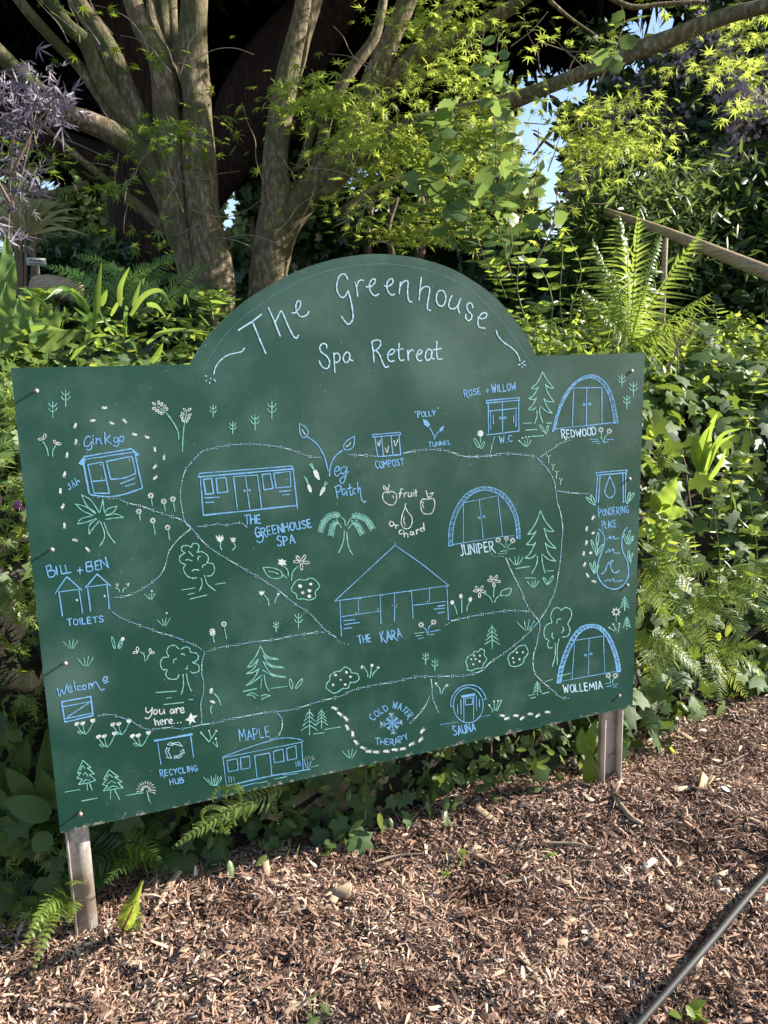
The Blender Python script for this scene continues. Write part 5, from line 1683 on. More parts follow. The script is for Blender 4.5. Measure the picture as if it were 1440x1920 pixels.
ivy('dark ivy on top of the bank left of the rounded board top', -1.6, 1.0, 3300, 90, .1, 1.5, .075)
ivy('ivy hanging below and behind the middle of the board', .7, 1.75, 1500, 50, -.02, .8, .06)

def herb_patch(name, lab, cat, t0, t1, s0, s1, n, tpl, size, mat, off=(.05, .22), group=None, down=.2, tilt=.6, clump=0):
    c, _ = bank_p(np.array((t0+t1)/2), np.array(foot_s((t0+t1)/2)+(s0+s1)/2), np.array(0.)); o = None
    t, s = bank_rand(n, t0, t1, s0, s1)
    if clump:
        ct, cs = bank_rand(clump, t0, t1, s0, s1); i = rng.integers(0, clump, n); t = ct[i]+rng.normal(size=n)*.05; s = cs[i]+rng.normal(size=n)*.05
    P, nn = bank_p(t, s, rng.uniform(off[0], off[1], n)); sp = Soup(); scatter(sp, tpl, P, size, nn*.5+UP*.6, tilt, down)
    V = []
    o = sp.build(name, mat, None, kind='stuff'); tag(o, lab, cat, group); return o
herb_patch('ground_cover', 'small round pennywort leaves dotted over the right bank', 'ground cover', 1.8, 4.2, .02, 1.0, 700, ROUND, .032, MT['herb'])
herb_patch('ground_cover', 'pointed nettle-like leaves mixed through the right bank', 'ground cover', 1.75, 4.4, 0.02, 1.5, 1700, OVATE, .05, MT['herb'], (.05, .25), clump=160)
herb_patch('ground_cover', 'narrow grassy leaves mixed through the right bank', 'ground cover', 1.75, 4.4, .02, 1.4, 1500, LANCE, .09, MT['mid'], (.03, .2), clump=110)
herb_patch('ground_cover', 'jagged cranesbill leaves on the bank left of the board', 'ground cover', -1.5, .1, .0, 1.0, 1500, MAPLE, .035, MT['herb'], (.04, .2), clump=90)
herb_patch('ground_cover', 'low shaded weeds at the foot of the bank by the left post', 'ground cover', -.6, .7, -.18, .25, 900, MAPLE, .04, MT['ferndk'], (.03, .16), clump=60)
herb_patch('ground_cover', 'mixed small leaves under the lower edge of the board', 'ground cover', .45, 2.0, -.05, .4, 1900, OVATE, .045, MT['mid'], (.03, .22), clump=120)
herb_patch('ground_cover', 'bright small leaves on the bank top left', 'ground cover', -1.4, 1.0, .4, 1.9, 2400, OVATE, .045, MT['herb'], (.05, .25), clump=150)
herb_patch('ground_cover', 'bright small leaves on the bank top behind the fern', 'ground cover', 1.0, 4.5, .5, 2.2, 2300, OVATE, .045, MT['herb'], (.05, .30), clump=200)
herb_patch('ground_cover', 'dry brown leaf litter caught in the bank', 'leaf litter', -1.5, 4.4, .0, 1.0, 900, OVATE, .05, MT['dead'], (.0, .06))
herb_patch('ground_cover', 'low dark undergrowth under the maples', 'undergrowth', -4, 7, 1.8, 6.0, 9000, IVY, .10, MT['dark'], (.02, .35), clump=500)
# trailing bare stems
for i in range(26):
    t = rng.uniform(-1.3, 4.2); s_ = foot_s(t)+rng.uniform(.0, .5); P = []
    dt = rng.uniform(-.12, .12)
    for k in range(5): p, n_ = bank_p(np.array(t), np.array(s_), np.array(rng.uniform(.05, .16))); P.append(p); t += dt+rng.uniform(-.05, .05); s_ += rng.uniform(.02, .14)
    s = Soup(); V, F = tube(P, [.003, .003, .0025, .002, .0012], 5, sub=3); s.add(V, F); o = s.build('dry_stem', MT['twig'], None)
    tag(o, 'thin dry stem trailing through the leaves on the bank', 'stem', 'thin dry stems in the bank')
# ------------------------------------------------------------------ ferns: every frond a part
def frond(P0, P1, P2, width, pairs=24, teeth=9, curl=0.0, up=None, fine=.35, droop=.25, tipw=.02, pinna=.40):
    s = Soup(); n = pairs
    k = np.linspace(0, 1, n*1+1)[:, None]; C_ = (1-k)**2*P0+2*k*(1-k)*P1+k*k*P2
    T = unit(np.gradient(C_, axis=0)); up = UP if up is None else unit(np.asarray(up, float)); side = unit(np.cross(T, np.broadcast_to(up, T.shape))); nz = np.cross(side, T)
    step = np.linalg.norm(np.diff(C_, axis=0), axis=1).mean(); pf = pinna
    V, F = tube(C_[::3], np.linspace(.0028, .0008, len(C_[::3]))*width/.1, 5, sub=2); s.add(V, F)
    for i in range(1, n+1):
        f = i/n; L = width*(min(1, f*4.5+.25))*(1-f**1.7)**.85*1.0+tipw*width
        if f < .06: continue
        for sg in (-1, 1):
            m = teeth; u = np.linspace(0, 1, 2*m+1)
            a0 = rng.uniform(.18, .5)+.35*f; L = L*rng.uniform(.82, 1.12); dr = droop*rng.uniform(.3, 1.8)
            ang = a0+curl*u; d = side[i]*sg
            dx = np.cumsum(np.cos(ang))/(2*m)*L; dy = np.cumsum(np.sin(ang))/(2*m)*L
            c = C_[i]+d*dx[:, None]+T[i]*dy[:, None]-nz[i]*(dr*L*u[:, None]**2)+nz[i]*rng.normal()*.10*L*u[:, None]
            hw = step*pf*(1-u**2.2)*np.where(np.arange(2*m+1) % 2 == 1, 1.0, fine)+.0002
            wv = T[i]*np.cos(ang)[:, None]-d*np.sin(ang)[:, None]
            A = c+wv*hw[:, None]; B = c-wv*hw[:, None]; V = np.empty((2*len(u), 3)); V[0::2] = A; V[1::2] = B
            F = []
            for j in range(len(u)-1): F += [(2*j, 2*j+1, 2*j+3), (2*j, 2*j+3, 2*j+2)]
            s.add(V, F)
    return s
def fern(lab, base, tips, width, mat, pairs=24, teeth=8, arch=.35, fine=.35, group=None, droop=.25, curls=None, upv=None, pinna=.36):
    th = thing('fern', lab, 'fern', base, group)
    for i, tp in enumerate(tips):
        tp = np.asarray(tp, float); L = np.linalg.norm(tp-base); mid = base*.5+tp*.5+UP*L*arch*rng.uniform(.8, 1.2)
        up = upv if upv is not None else unit(EYE-tp)*.7+UP*.6+rng.normal(size=3)*.25
        frond(base+rng.normal(size=3)*.012, mid, tp, width*rng.uniform(.85, 1.12), pairs, teeth, curls[i] if curls else 0, up, fine, droop, pinna=pinna).build('frond', mat, th)
    return th
# the tall fern above the right end of the board
fb = at(1180, 650, 3.35)
fern('tall bright fern with long arching fronds rising above the right end of the board', fb,
     [at(1160, 398, 3.4), at(1198, 395, 3.3), at(1322, 425, 3.2), at(1335, 548, 3.05), at(1112, 450, 3.3), at(1240, 440, 3.6), at(1270, 610, 3.2), at(1090, 545, 3.25), at(1150, 500, 3.1), at(1215, 530, 3.0), at(1125, 590, 3.05), at(1175, 440, 3.0)],
     .115, MT['fern'], 27, 10, .10, .72, droop=.9, pinna=.30)
# lacy ferns low on the right bank
k = 0
for (bx, by, Y, tips, lab) in [
    ((1225), 1060, 3.0, [(1330, 1130), (1290, 1190), (1350, 1080), (1250, 1180), (1210, 1150)], 'lacy yellow-green fern on the right bank beside the pond drawing'),
    ((1310), 1120, 3.15, [(1400, 1200), (1435, 1150), (1340, 1250), (1300, 1220), (1420, 1110)], 'lacy fern furthest right low on the bank'),
    ((1215), 1190, 2.95, [(1300, 1250), (1250, 1260), (1330, 1290), (1225, 1290), (1345, 1225)], 'pale fern drooping just right of the board by its lower corner'),
    ((1330), 1220, 3.2, [(1440, 1270), (1400, 1310), (1350, 1320), (1450, 1220)], 'fern at the foot of the bank near the right edge'),
    ((1395), 1060, 3.4, [(1460, 1120), (1440, 1190), (1390, 1160), (1350, 1080)], 'small curled fern high on the right bank')]:
    b = at(bx, by, Y); fern(lab, b, [at(x, y, Y-rng.uniform(.05, .25)) for x, y in tips], .085, MT['fern'], 26, 7, .22, .18, 'lacy ferns on the right bank')
b = at(1225, 880, 3.0); fern('young fern with curling tips right of the gate drawing', b, [at(1270, 880, 2.9), at(1235, 830, 2.9), at(1285, 845, 2.95)], .05, MT['fern'], 18, 6, .3, .2)
# below and left of the board
b = at(540, 1478, 2.25)
fern('fern with curled pinnae leaning over the lower edge of the board', b, [at(325, 1590, 2.04)], .055, MT['fern'], 28, 8, .12, .55, curls=[0.5], droop=.3, upv=unit(EYE-b))
s_th = thing('fern', 'two thin unrolling fern fronds hanging below the board, left of centre', 'fern', at(520, 1475, 2.3))
frond(at(515, 1450, 2.32), at(505, 1480, 2.25), at(523, 1550, 2.25), .022, 22, 4, .3, N, .5).build('frond', MT['fern'], s_th)
# round curled loops of the unrolling pinnae
lp = thing('fern', 'unrolling fern crozier with round loops against the board bottom', 'fern', at(430, 1490, 2.08))
for (cx, cy, rx, ry, a0, a1) in [(425, 1497, 27, 21, 200, -40), (440, 1490, 17, 17, 210, 0), (400, 1530, 22, 17, 220, 20), (412, 1545, 20, 15, 160, -170), (430, 1540, 16, 22, 80, 280), (452, 1530, 15, 22, 60, 240), (470, 1525, 13, 20, 70, 230)]:
    a = np.radians(np.linspace(a0, a1, 16)); Q = [at(cx+rx*math.cos(v), cy-ry*math.sin(v), 2.06) for v in a]
    s = Soup(); V, F = tube(Q, np.linspace(.0016, .0007, 16), 5, sub=1); s.add(V, F)
    for j in range(1, 15):
        for sg in (-1, 1):
            c = Q[j]; t = unit(Q[j+1]-Q[j-1]); w = np.cross(t, unit(EYE-c))*sg; l = .0075*math.sin(j/16*2.6+.3); n = len(s.V)
            s.add(np.array([c-t*.0035, c+t*.0035, c+w*l+t*.003, c+w*l-t*.001]), [(0, 1, 2), (0, 2, 3)])
    s.build('frond', MT['fern'], lp)
b = gp(150, 1690); b2 = b+UP*.02
fern('small arching fern on the mulch left of the left post', b, [at(60, 1745, 1.80), at(62, 1825, 1.72), at(130, 1735, 1.86), at(135, 1660, 1.93), at(40, 1785, 1.80)], .05, MT['fern'], 22, 6, .25, .25)
b = gp(250, 1745); fern('tiny fern at the foot of the red-ribbed leaf', b, [at(266, 1745, 1.9), at(268, 1700, 1.93), at(258, 1690, 1.92)], .022, MT['fern'], 15, 5, .3, .3)
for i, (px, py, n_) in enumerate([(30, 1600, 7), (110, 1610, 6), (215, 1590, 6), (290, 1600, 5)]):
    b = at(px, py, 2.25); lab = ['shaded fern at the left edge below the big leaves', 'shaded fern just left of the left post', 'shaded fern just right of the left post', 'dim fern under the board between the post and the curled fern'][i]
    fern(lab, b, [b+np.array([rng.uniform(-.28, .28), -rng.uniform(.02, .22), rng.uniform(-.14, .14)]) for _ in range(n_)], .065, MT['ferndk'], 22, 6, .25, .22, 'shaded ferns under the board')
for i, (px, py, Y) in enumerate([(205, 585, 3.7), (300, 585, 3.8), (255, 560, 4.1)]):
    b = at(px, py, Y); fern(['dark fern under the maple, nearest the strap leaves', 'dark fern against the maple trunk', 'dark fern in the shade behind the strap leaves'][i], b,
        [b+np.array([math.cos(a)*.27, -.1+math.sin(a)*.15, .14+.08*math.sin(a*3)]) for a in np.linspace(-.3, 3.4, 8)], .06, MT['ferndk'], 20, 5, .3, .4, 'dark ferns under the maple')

# ------------------------------------------------------------------ strap leaves, broad leaves
def strap(pts_px, Y0, Y1, wpx, fold=.25):            # a long curved blade between two distances
    P = np.array([at(x, y, Y0+(Y1-Y0)*i/(len(pts_px)-1)) for i, (x, y) in enumerate(pts_px)]); P = catmull(P, 6); n = len(P)
    T = unit(np.gradient(P, axis=0)); v = unit(EYE-P+rng.normal(size=3)*.5); sd = unit(np.cross(T, v)); nz = np.cross(sd, T)
    u = np.linspace(0, 1, n); w = m_px(wpx, (Y0+Y1)/2)*.42*np.minimum(1, .55+u*2)*(1-u**2.4)**.9+.0004
    V = np.concatenate([P-sd*w[:, None], P-nz*(w*fold)[:, None], P+sd*w[:, None]]); F = []
    for i in range(n-1):
        for o in (0, n): F += [(i+o, i+o+1, i+1+o+n), (i+o, i+1+o+n, i+o+n)]
    s = Soup(); s.add(V, F); return s
z = 440/1440
def Z(*p): return [(x*z, 360+y*z) for x, y in p]
ag = thing('strap_leaf_clump', 'clump of long bright strap leaves arching over the ivy left of the rounded top', 'plant', at(200, 640, 2.85))
for pts_, w in [(Z((590, 800), (600, 620), (622, 428)), 15), (Z((735, 700), (740, 580), (795, 460)), 12), (Z((815, 700), (840, 620), (862, 550)), 9),
    (Z((560, 760), (480, 640), (380, 590), (280, 660)), 13), (Z((500, 700), (440, 600), (540, 680)), 8), (Z((800, 760), (880, 640), (990, 610), (1070, 760)), 11),
    (Z((620, 870), (560, 790), (450, 705)), 11), (Z((780, 700), (770, 780), (775, 880)), 11), (Z((430, 1030), (520, 930), (620, 880), (720, 900)), 11),
    (Z((80, 915), (150, 860), (260, 830), (405, 850)), 14), (Z((680, 780), (540, 790), (410, 770)), 10), (Z((560, 740), (545, 850), (530, 960)), 15),
    (Z((620, 700), (640, 640), (655, 600)), 13), (Z((900, 930), (980, 870), (1100, 845), (1285, 860)), 10), (Z((930, 1050), (970, 990), (1000, 925)), 14),
    (Z((760, 920), (810, 915), (842, 990)), 10), (Z((750, 880), (650, 800), (600, 700)), 6), (Z((900, 690), (960, 700), (1020, 770)), 11), (Z((680, 760), (720, 690), (760, 650)), 8),
    (Z((1190, 860), (1230, 900), (1250, 910)), 6), (Z((200, 640), (160, 600), (110, 590)), 8), (Z((300, 720), (240, 660), (190, 620)), 9), (Z((640, 850), (700, 830), (740, 880)), 8),
    (Z((1130, 690), (1140, 630), (1160, 700)), 5), (Z((1290, 670), (1380, 680), (1440, 700)), 11), (Z((620, 940), (560, 870), (500, 820)), 8)]:
    Y = rng.uniform(2.38, 2.66); strap(pts_, Y+.06, Y-.1, w).build('leaf', MT['blade'], ag)
def broad(name, parent, base, tip, w, mat, cup=.2, part='leaf', wave=.0):
    base = np.asarray(base); tip = np.asarray(tip); n = 36; mk = np.abs(np.sin(np.arange(n)*1.57)); u = np.linspace(0, 1, n); L = np.linalg.norm(tip-base); T = unit(tip-base)
    v = unit(EYE-base+rng.normal(size=3)*.35); sd = unit(np.cross(T, v)); nz = np.cross(sd, T)
    P = base+(tip-base)*u[:, None]+nz*(np.sin(u*3.1)*L*.10)[:, None]; hw = w*.5*np.sin(np.clip(u*1.02+.02, 0, 1)**.8*3.08)**.75+.001
    cols_ = []
    for j in (-1, -.5, 0, .5, 1): cols_.append(P+sd*(hw*j)[:, None]-nz*(cup*w*(1-abs(j))*.5)+nz*(wave*w*np.sin(u*22+j*2)*abs(j)+.022*w*mk*(abs(j) > .2)*(1-u))[:, None])
    V = np.concatenate(cols_); F = []
    for o in range(4):
        for i in range(n-1): a = o*n+i; F += [(a, a+1, a+1+n), (a, a+1+n, a+n)]
    s = Soup(); s.add(V, F); return s.build(part, mat, parent)
fg = thing('broad_leaved_plant', 'clump of broad crinkled green leaves at the left edge above the board', 'plant', at(40, 660, 2.6))
for (x0, y0, x1, y1, w, Y) in [(60, 640, 35, 560, 40, 2.5), (75, 645, 60, 590, 36, 2.45), (60, 640, 118, 585, 38, 2.5), (30, 660, -10, 570, 40, 2.45), (20, 640, 12, 530, 34, 2.6), (10, 560, 12, 440, 26, 2.7), (0, 600, 28, 490, 30, 2.65),
                               (60, 650, 150, 620, 34, 2.5), (20, 650, 25, 600, 36, 2.4), (-5, 650, 22, 640, 30, 2.4), (80, 650, 95, 570, 34, 2.6), (30, 620, 75, 560, 36, 2.55)]:
    broad('leaf', fg, at(x0, y0, Y), at(x1, y1, Y-.05), m_px(w, Y), MT['felt'], .25, wave=.06)
mu = thing('broad_leaved_plant', 'large soft grey-green leaves in the shade at the lower left beside the board edge', 'plant', at(60, 1530, 2.1))
for (x0, y0, x1, y1, w, Y) in [(95, 1530, 5, 1500, 48, 2.05), (100, 1520, 88, 1370, 60, 2.15), (60, 1500, 10, 1440, 36, 2.1), (100, 1500, 75, 1440, 34, 2.12), (90, 1560, 65, 1600, 40, 2.08), (30, 1600, -5, 1560, 40, 2.1), (20, 1480, 50, 1380, 40, 2.2), (0, 1520, -30, 1460, 50, 2.1)]:
    broad('leaf', mu, at(x0, y0, Y), at(x1, y1, Y-.03), m_px(w, Y), MT['felt'], .25)
so_ = thing('dock_leaf_plant', 'upright pointed leaf with a dark red midrib on the mulch right of the left post', 'plant', gp(232, 1760))
b = gp(232, 1762); broad('leaf', so_, b+UP*.03, at(266, 1655, 1.92), .045, MT['herb'], .5, wave=.04)
s = Soup(); V, F = tube([b, b+UP*.03, at(250, 1700, 1.905)], [.004, .003, .0015], 6, sub=3); s.add(V, F); s.build('stem', plain('red_stem', (.22, .02, .05), .5), so_)
dl = thing('dock_leaf_plant', 'glowing lime leaf standing up under the board, left of the right post', 'plant', at(1100, 1470, 2.62))
broad('leaf', dl, at(1098, 1420, 2.68), at(1118, 1350, 2.66), .045, MT['lime'], .3, wave=.08); broad('leaf', dl, at(1095, 1415, 2.66), at(1090, 1365, 2.66), .045, MT['lime'], .3, wave=.08); broad('leaf', dl, at(1105, 1475, 2.68), at(1102, 1400, 2.66), .05, MT['herb'], .3, wave=.08)
ht = thing('strap_fern', "upright bright yellow-green hart's-tongue fronds on the right bank", 'fern', at(1320, 890, 3.2))
for (x0, y0, x1, y1, x2, y2, w) in [(1315, 885, 1305, 840, 1300, 815, 24), (1318, 890, 1320, 830, 1340, 790, 26), (1312, 885, 1325, 850, 1332, 800, 26), (1322, 885, 1350, 820, 1390, 803, 10), (1322, 885, 1345, 835, 1378, 815, 12), (1330, 900, 1350, 870, 1362, 840, 11), (1338, 800, 1335, 795, 1345, 775, 14), (1310, 885, 1298, 850, 1300, 825, 10)]:
    strap([(x0, y0), (x1, y1), (x2, y2)], 3.12, 3.0, w, .35).build('frond', MT['lime'], ht)
dk = thing('dock_leaf_plant', 'bright ribbed dock leaves on the right bank below the hart\'s-tongue', 'plant', at(1235, 1000, 2.95))
for (x0, y0, x1, y1, w) in [(1238, 955, 1268, 895, 30), (1238, 962, 1290, 958, 26), (1232, 960, 1222, 920, 20), (1225, 985, 1212, 1000, 26), (1240, 990, 1240, 1030, 22)]:
    broad('leaf', dk, at(x0, y0, 2.95), at(x1, y1, 2.9), m_px(w, 2.95), MT['lime'] if w > 24 else MT['herb'], .25, wave=.05)
rb = thing('ivy_leaf_sprig', 'large pale-lit ivy leaf right of the top corner of the board', 'ivy leaf', at(1250, 740, 2.9))
leaf_parts(rb, IVY, MT['herb'], np.array([at(1250, 745, 2.9), at(1235, 770, 2.92), at(1300, 760, 3.0)]), .075, -N[None]+UP*.1, tilt=.1)

# tall thin herbs (cleavers, campion) along the top of the bank
def herb_stem(name, lab, path, Y, mat, tpl, size, n, group=None, cat='plant', r=.0025, whorl=4, spread=.02, stem=None):
    P = np.array([at(x, y, Y) for x, y in path]); th = thing(name, lab, cat, P[0], group)
    s = Soup(); V, F = tube(P, np.linspace(r, r*.4, len(P)), 6, sub=4); s.add(V, F); s.build('stem', stem or MT['stemg'], th)
    Q = catmull(P, 8); Q = Q[len(Q)//8:]
    for j in range(n):
        q = Q[int((j+.5)/n*(len(Q)-1))]; k = whorl
        a = np.linspace(0, 6.28, k, endpoint=False)+rng.uniform(0, 6); d = np.stack([np.cos(a), np.sin(a)*.9, np.full(k, .25)], 1)
        A = frames(d, np.broadcast_to(UP*.7+unit(EYE-q)*.5, d.shape)+rng.normal(size=d.shape)*.55)*(size*rng.uniform(.6, 1.2, k))[:, None, None]
        if cat == 'shrub' and not len(keep(q[None], .7)[0]): continue
        s = Soup(); s.inst(tpl[0], tpl[1], A, q+d*spread*.2); s.build('leaf', mat, th)
hs = [([(1075, 650), (1070, 580), (1090, 510), (1070, 450)], 3.2), ([(1030, 650), (1035, 560), (1010, 500), (975, 490)], 3.1), ([(985, 600), (970, 540), (975, 480)], 3.2), ([(1060, 640), (1050, 560), (1055, 470), (1045, 440)], 3.3),
      ([(1108, 660), (1095, 590), (1085, 550)], 3.1), ([(950, 560), (935, 520), (915, 490)], 3.2), ([(1340, 640), (1345, 600), (1335, 570)], 3.6), ([(1390, 640), (1385, 610), (1375, 590)], 3.7), ([(1410, 830), (1405, 760), (1430, 700)], 3.3),
      ([(1370, 960), (1375, 880), (1410, 850)], 3.2), ([(1330, 1000), (1340, 930), (1350, 900)], 3.1), ([(1245, 1060), (1250, 1010), (1255, 960)], 2.95), ([(1300, 1080), (1290, 1030), (1280, 1000)], 3.0), ([(400, 600), (395, 570), (388, 550)], 3.0), ([(440, 570), (415, 555), (410, 545)], 3.0), ([(20, 600), (60, 560), (90, 545)], 2.9),
      ([(1260, 1440), (1285, 1400), (1330, 1290)], 3.3), ([(1235, 1080), (1228, 1010), (1240, 940)], 2.95), ([(1345, 1150), (1350, 1060), (1340, 960)], 3.1), ([(1410, 1140), (1420, 1040), (1405, 930)], 3.2), ([(1000, 640), (1010, 590), (1025, 570)], 3.0), ([(1130, 655), (1120, 610), (1135, 570)], 3.1)]
HL = ['by the tall fern, left side, topmost tip level with its fronds', 'hooked over at the top, left of the tall fern', 'closest to the curve of the rounded top', 'behind the hooked one, reaching to the fern tips', 'just left of the tall fern base', 'behind the upper curve of the board, under the rounded leaves',
 'on the ivy crest right of the tall fern', 'on the ivy crest near the right edge', 'at the right edge beside the yellow-green strap fern', 'leaning right above the reddish litter on the right bank', 'below the strap fern on the right bank', 'next to the gate drawing, right of the board edge', 'above the lacy ferns on the right bank',
 'behind the left shoulder of the rounded top', 'peeping over the left curve of the rounded top', 'at the far left above the broad crinkled leaves', 'trailing to the mulch at the right foot of the bank', 'close to the board edge beside the pond drawing', 'tall, in the middle of the right bank', 'tall, at the right edge above the ferns', 'short, above the right curve of the board', 'short, directly left of the tall fern']
for i, (p, Y) in enumerate(hs):
    herb_stem('wild_herb', 'slender green herb stem, '+HL[i], p, Y, MT['herb'], OVATE if i % 2 else LANCE, .055 if i % 2 else .045, 7, 'slender herbs along the bank', whorl=5 if i % 2 == 0 else 4)
# climbing hazel-like shrub with rounded leaves in front of the maple
for i, (p, Y, n) in enumerate([([(985, 520), (975, 420), (1005, 330), (1010, 240)], 3.9, 9), ([(900, 500), (880, 430), (850, 350), (825, 270), (815, 200)], 3.8, 12), ([(960, 520), (930, 400), (930, 280), (925, 180), (935, 60)], 4.0, 14),
      ([(860, 480), (850, 440), (800, 370), (790, 330)], 3.8, 8), ([(1000, 500), (1030, 440), (1040, 400), (1045, 350)], 3.9, 7), ([(920, 520), (900, 460), (880, 400), (890, 330)], 3.7, 9), ([(940, 520), (960, 460), (950, 380), (970, 300)], 3.8, 9), ([(1120, 160), (1150, 100), (1170, 40), (1165, 10)], 3.9, 7)]):
    herb_stem('climbing_shrub', 'thin rounded-leaf shoot '+['rightmost of the tall ones, near the sky gap', 'leaning left as it climbs in front of the maple limb', 'tallest, rising straight above the title', 'short and leftmost, over the board top', 'short and rightmost, below the sky gap', 'nearest, behind the word Greenhouse', 'curving under the tallest one', 'hanging alone against the dark conifer at the top'][i], p, Y, MT['hazel'], HAZEL, .085, n, 'rounded-leaf shoots in front of the maple', 'shrub', .004, 3, .06, MT['stemr'])
# reddish twig on the right bank, pink flower
t = thing('bare_twig', 'upright reddish bare twig in the ivy at the right', 'twig', at(1250, 690, 3.2))
for pp in ([(1250, 700), (1275, 645), (1305, 588)], [(1272, 700), (1270, 655), (1262, 625)], [(1275, 650), (1300, 620), (1302, 600)], [(1250, 690), (1268, 660), (1265, 620)]):
    s = Soup(); V, F = tube([at(x, y, 3.2) for x, y in pp], [.0035, .003, .002], 6, sub=4); s.add(V, F); s.build('twig', MT['twig'], t)
for i, (x, y, Y) in enumerate([(37, 948, 2.1)]):
    c = at(x, y, Y); s = Soup(); scatter(s, ROUND, c+rng.normal(size=(7, 3))*.004, .013, np.broadcast_to(unit(EYE-c), (7, 3)), .5, 0); o = s.build('pink_flower', MT['pink'], None); tag(o, 'small pink flower left of the board at the height of the hut drawing', 'flower')

# bank foliage left of the board edge
lf = thing('hedge_plants', 'sunlit yellow-green cranesbill leaves left of the board', 'plant', at(30, 1000, 2.2))
P = np.array([at(rng.uniform(-60, 70), rng.uniform(700, 1380), rng.uniform(2.03, 2.5)) for _ in range(300)]); leaf_parts(lf, MAPLE, MT['herb'], P, .033, np.broadcast_to(-N*.6+UP*.5, P.shape), down=.2)

# purple cut-leaved elder at the upper left
el = thing('purple_elder', 'dark purple finely cut shrub leaning in at the upper left', 'shrub', at(20, 480, 2.9))
for i, pp in enumerate([[(18, 640), (15, 480), (20, 330), (30, 230)], [(15, 400), (40, 330), (70, 200)], [(20, 330), (70, 230), (110, 190)], [(18, 380), (-20, 300), (-30, 200)]]):
    s = Soup(); V, F = tube([at(x, y, 2.9-.1*i) for x, y in pp], np.linspace(.005, .002, len(pp)), 7, sub=4); s.add(V, F); s.build('stem', MT['stemr'], el)
cl = [(60, 130), (40, 160), (20, 190), (70, 170), (95, 200), (55, 210), (110, 185), (25, 230), (85, 220), (5, 170), (10, 250), (40, 250), (20, 310), (50, 340), (5, 350), (30, 370), (-20, 220), (120, 200), (15, 450), (0, 420)]
pts_ = []; dr = []
for (cx, cy) in cl:
    c = at(cx, cy, rng.uniform(2.65, 2.95))
    for j in range(13): pts_.append(c+rng.normal(size=3)*[.035, .05, .03])
P = np.array(pts_)
def el_leaf():
    V = []; F = []
    for a, l in ((0, 1), (38, .75), (-38, .75), (75, .5), (-75, .5)):
        q = math.radians(a); d = np.array([math.sin(q), math.cos(q), -.15]); sd = np.array([math.cos(q), -math.sin(q), 0])*.045; n = len(V); b = np.array([0, .1*(abs(a) < 50), 0])
        V += [b-sd*.5, b+d*l*.5-sd, b+d*l, b+d*l*.5+sd, b+sd*.5]; F += [(n, n+1, n+3), (n, n+3, n+4), (n+1, n+2, n+3)]
    return np.array(V), np.array(F)
leaf_parts(el, el_leaf(), MT['purple'], P, .06, np.broadcast_to(unit(EYE-P[0])*.4+UP*.5, P.shape), down=.35, tilt=.6)

# ------------------------------------------------------------------ trees
def limb(parent, pts_px, Y, rpx, mat, name='limb', sides=12, wb=.045, seed=0, dY=0):
    n = len(pts_px); P = [at(x, y, Y+dY*i/(n-1)) for i, (x, y) in enumerate(pts_px)]; R = [m_px(r, Y)*.93 for r in rpx]
    s = Soup(); V, F = tube(P, R, sides, wb, seed, 6); s.add(V, F); return s.build(name, mat, parent, True)
def cloud(n, ells, clumps=40, cs=.22, flat=1.0):     # points gathered in clumps inside ellipsoids given by photo place, distance and size
    out = []; w = np.array([e[3]*e[4] for e in ells], float); w /= w.sum()
    for e, f in zip(ells, w):
        px, py, Y, rx, ry, rd = e[:6]; k = max(3, int(clumps*f)); c0 = at(px, py, Y); sx = rx*Y/FPX; sz = ry*Y/FPX
        cc = rvec(k)*rng.random((k, 1))**(1/2.2)*[sx, rd, sz]+c0; i = rng.integers(0, k, int(n*f)+1)
        out.append(cc[i]+rng.normal(size=(len(i), 3))*[cs, cs, cs*flat])
    return keep(np.concatenate(out), .985)[0]
# maple, left
m1 = thing('maple_tree', 'many-stemmed maple with grey-brown trunks fanning out to the left', 'tree', at(385, 560, 5.0))
for i, (p, r, dY, nm) in enumerate([
    ([(402, 640), (402, 520), (380, 400), (372, 300), (369, 200), (362, 110), (366, -30)], [38, 36, 33, 30, 27, 25, 24], 0, 'trunk'),
    ([(385, 640), (358, 500), (335, 420), (322, 330), (316, 250), (300, 120), (262, 40), (235, -40)], [26, 25, 27, 27, 25, 19, 17, 16], -.1, 'trunk'),
    ([(335, 430), (300, 345), (250, 275), (180, 235), (110, 205), (50, 150), (-20, 80)], [24, 22, 20, 18, 17, 14, 13], -.5, 'limb'),
    ([(330, 380), (290, 280), (250, 200), (205, 95), (150, 10), (130, -40)], [22, 21, 19, 18, 16, 15], .1, 'limb'),
    ([(290, 290), (240, 225), (190, 150), (160, 80), (120, 40), (80, -30)], [17, 16, 14, 13, 12, 11], -.3, 'limb'),
    ([(250, 260), (195, 190), (150, 125), (110, 85), (60, 30), (20, -20)], [11, 11, 10, 9, 9, 8], -.4, 'limb'),
    ([(340, 300), (345, 200), (330, 110), (325, 40), (322, -30)], [14, 11, 9, 8, 8], .3, 'limb'),
    ([(350, 260), (325, 150), (312, 60), (300, -30)], [18, 17, 15, 14], .4, 'limb'),
    ([(318, 440), (270, 395), (215, 350), (165, 310), (120, 270), (60, 215)], [12, 10, 7, 6, 4, 2], -.4, 'limb'),
    ([(330, 200), (318, 120), (290, 50), (280, -20)], [12, 11, 10, 9], .3, 'limb'),
    ([(165, 345), (125, 358), (60, 365), (0, 345)], [8, 7, 6, 5], -.2, 'limb')]):
    limb(m1, p, 5.0+.04*(i % 3), r, MT['bark'], nm, 14 if nm == 'trunk' else 11, .05, i, dY)
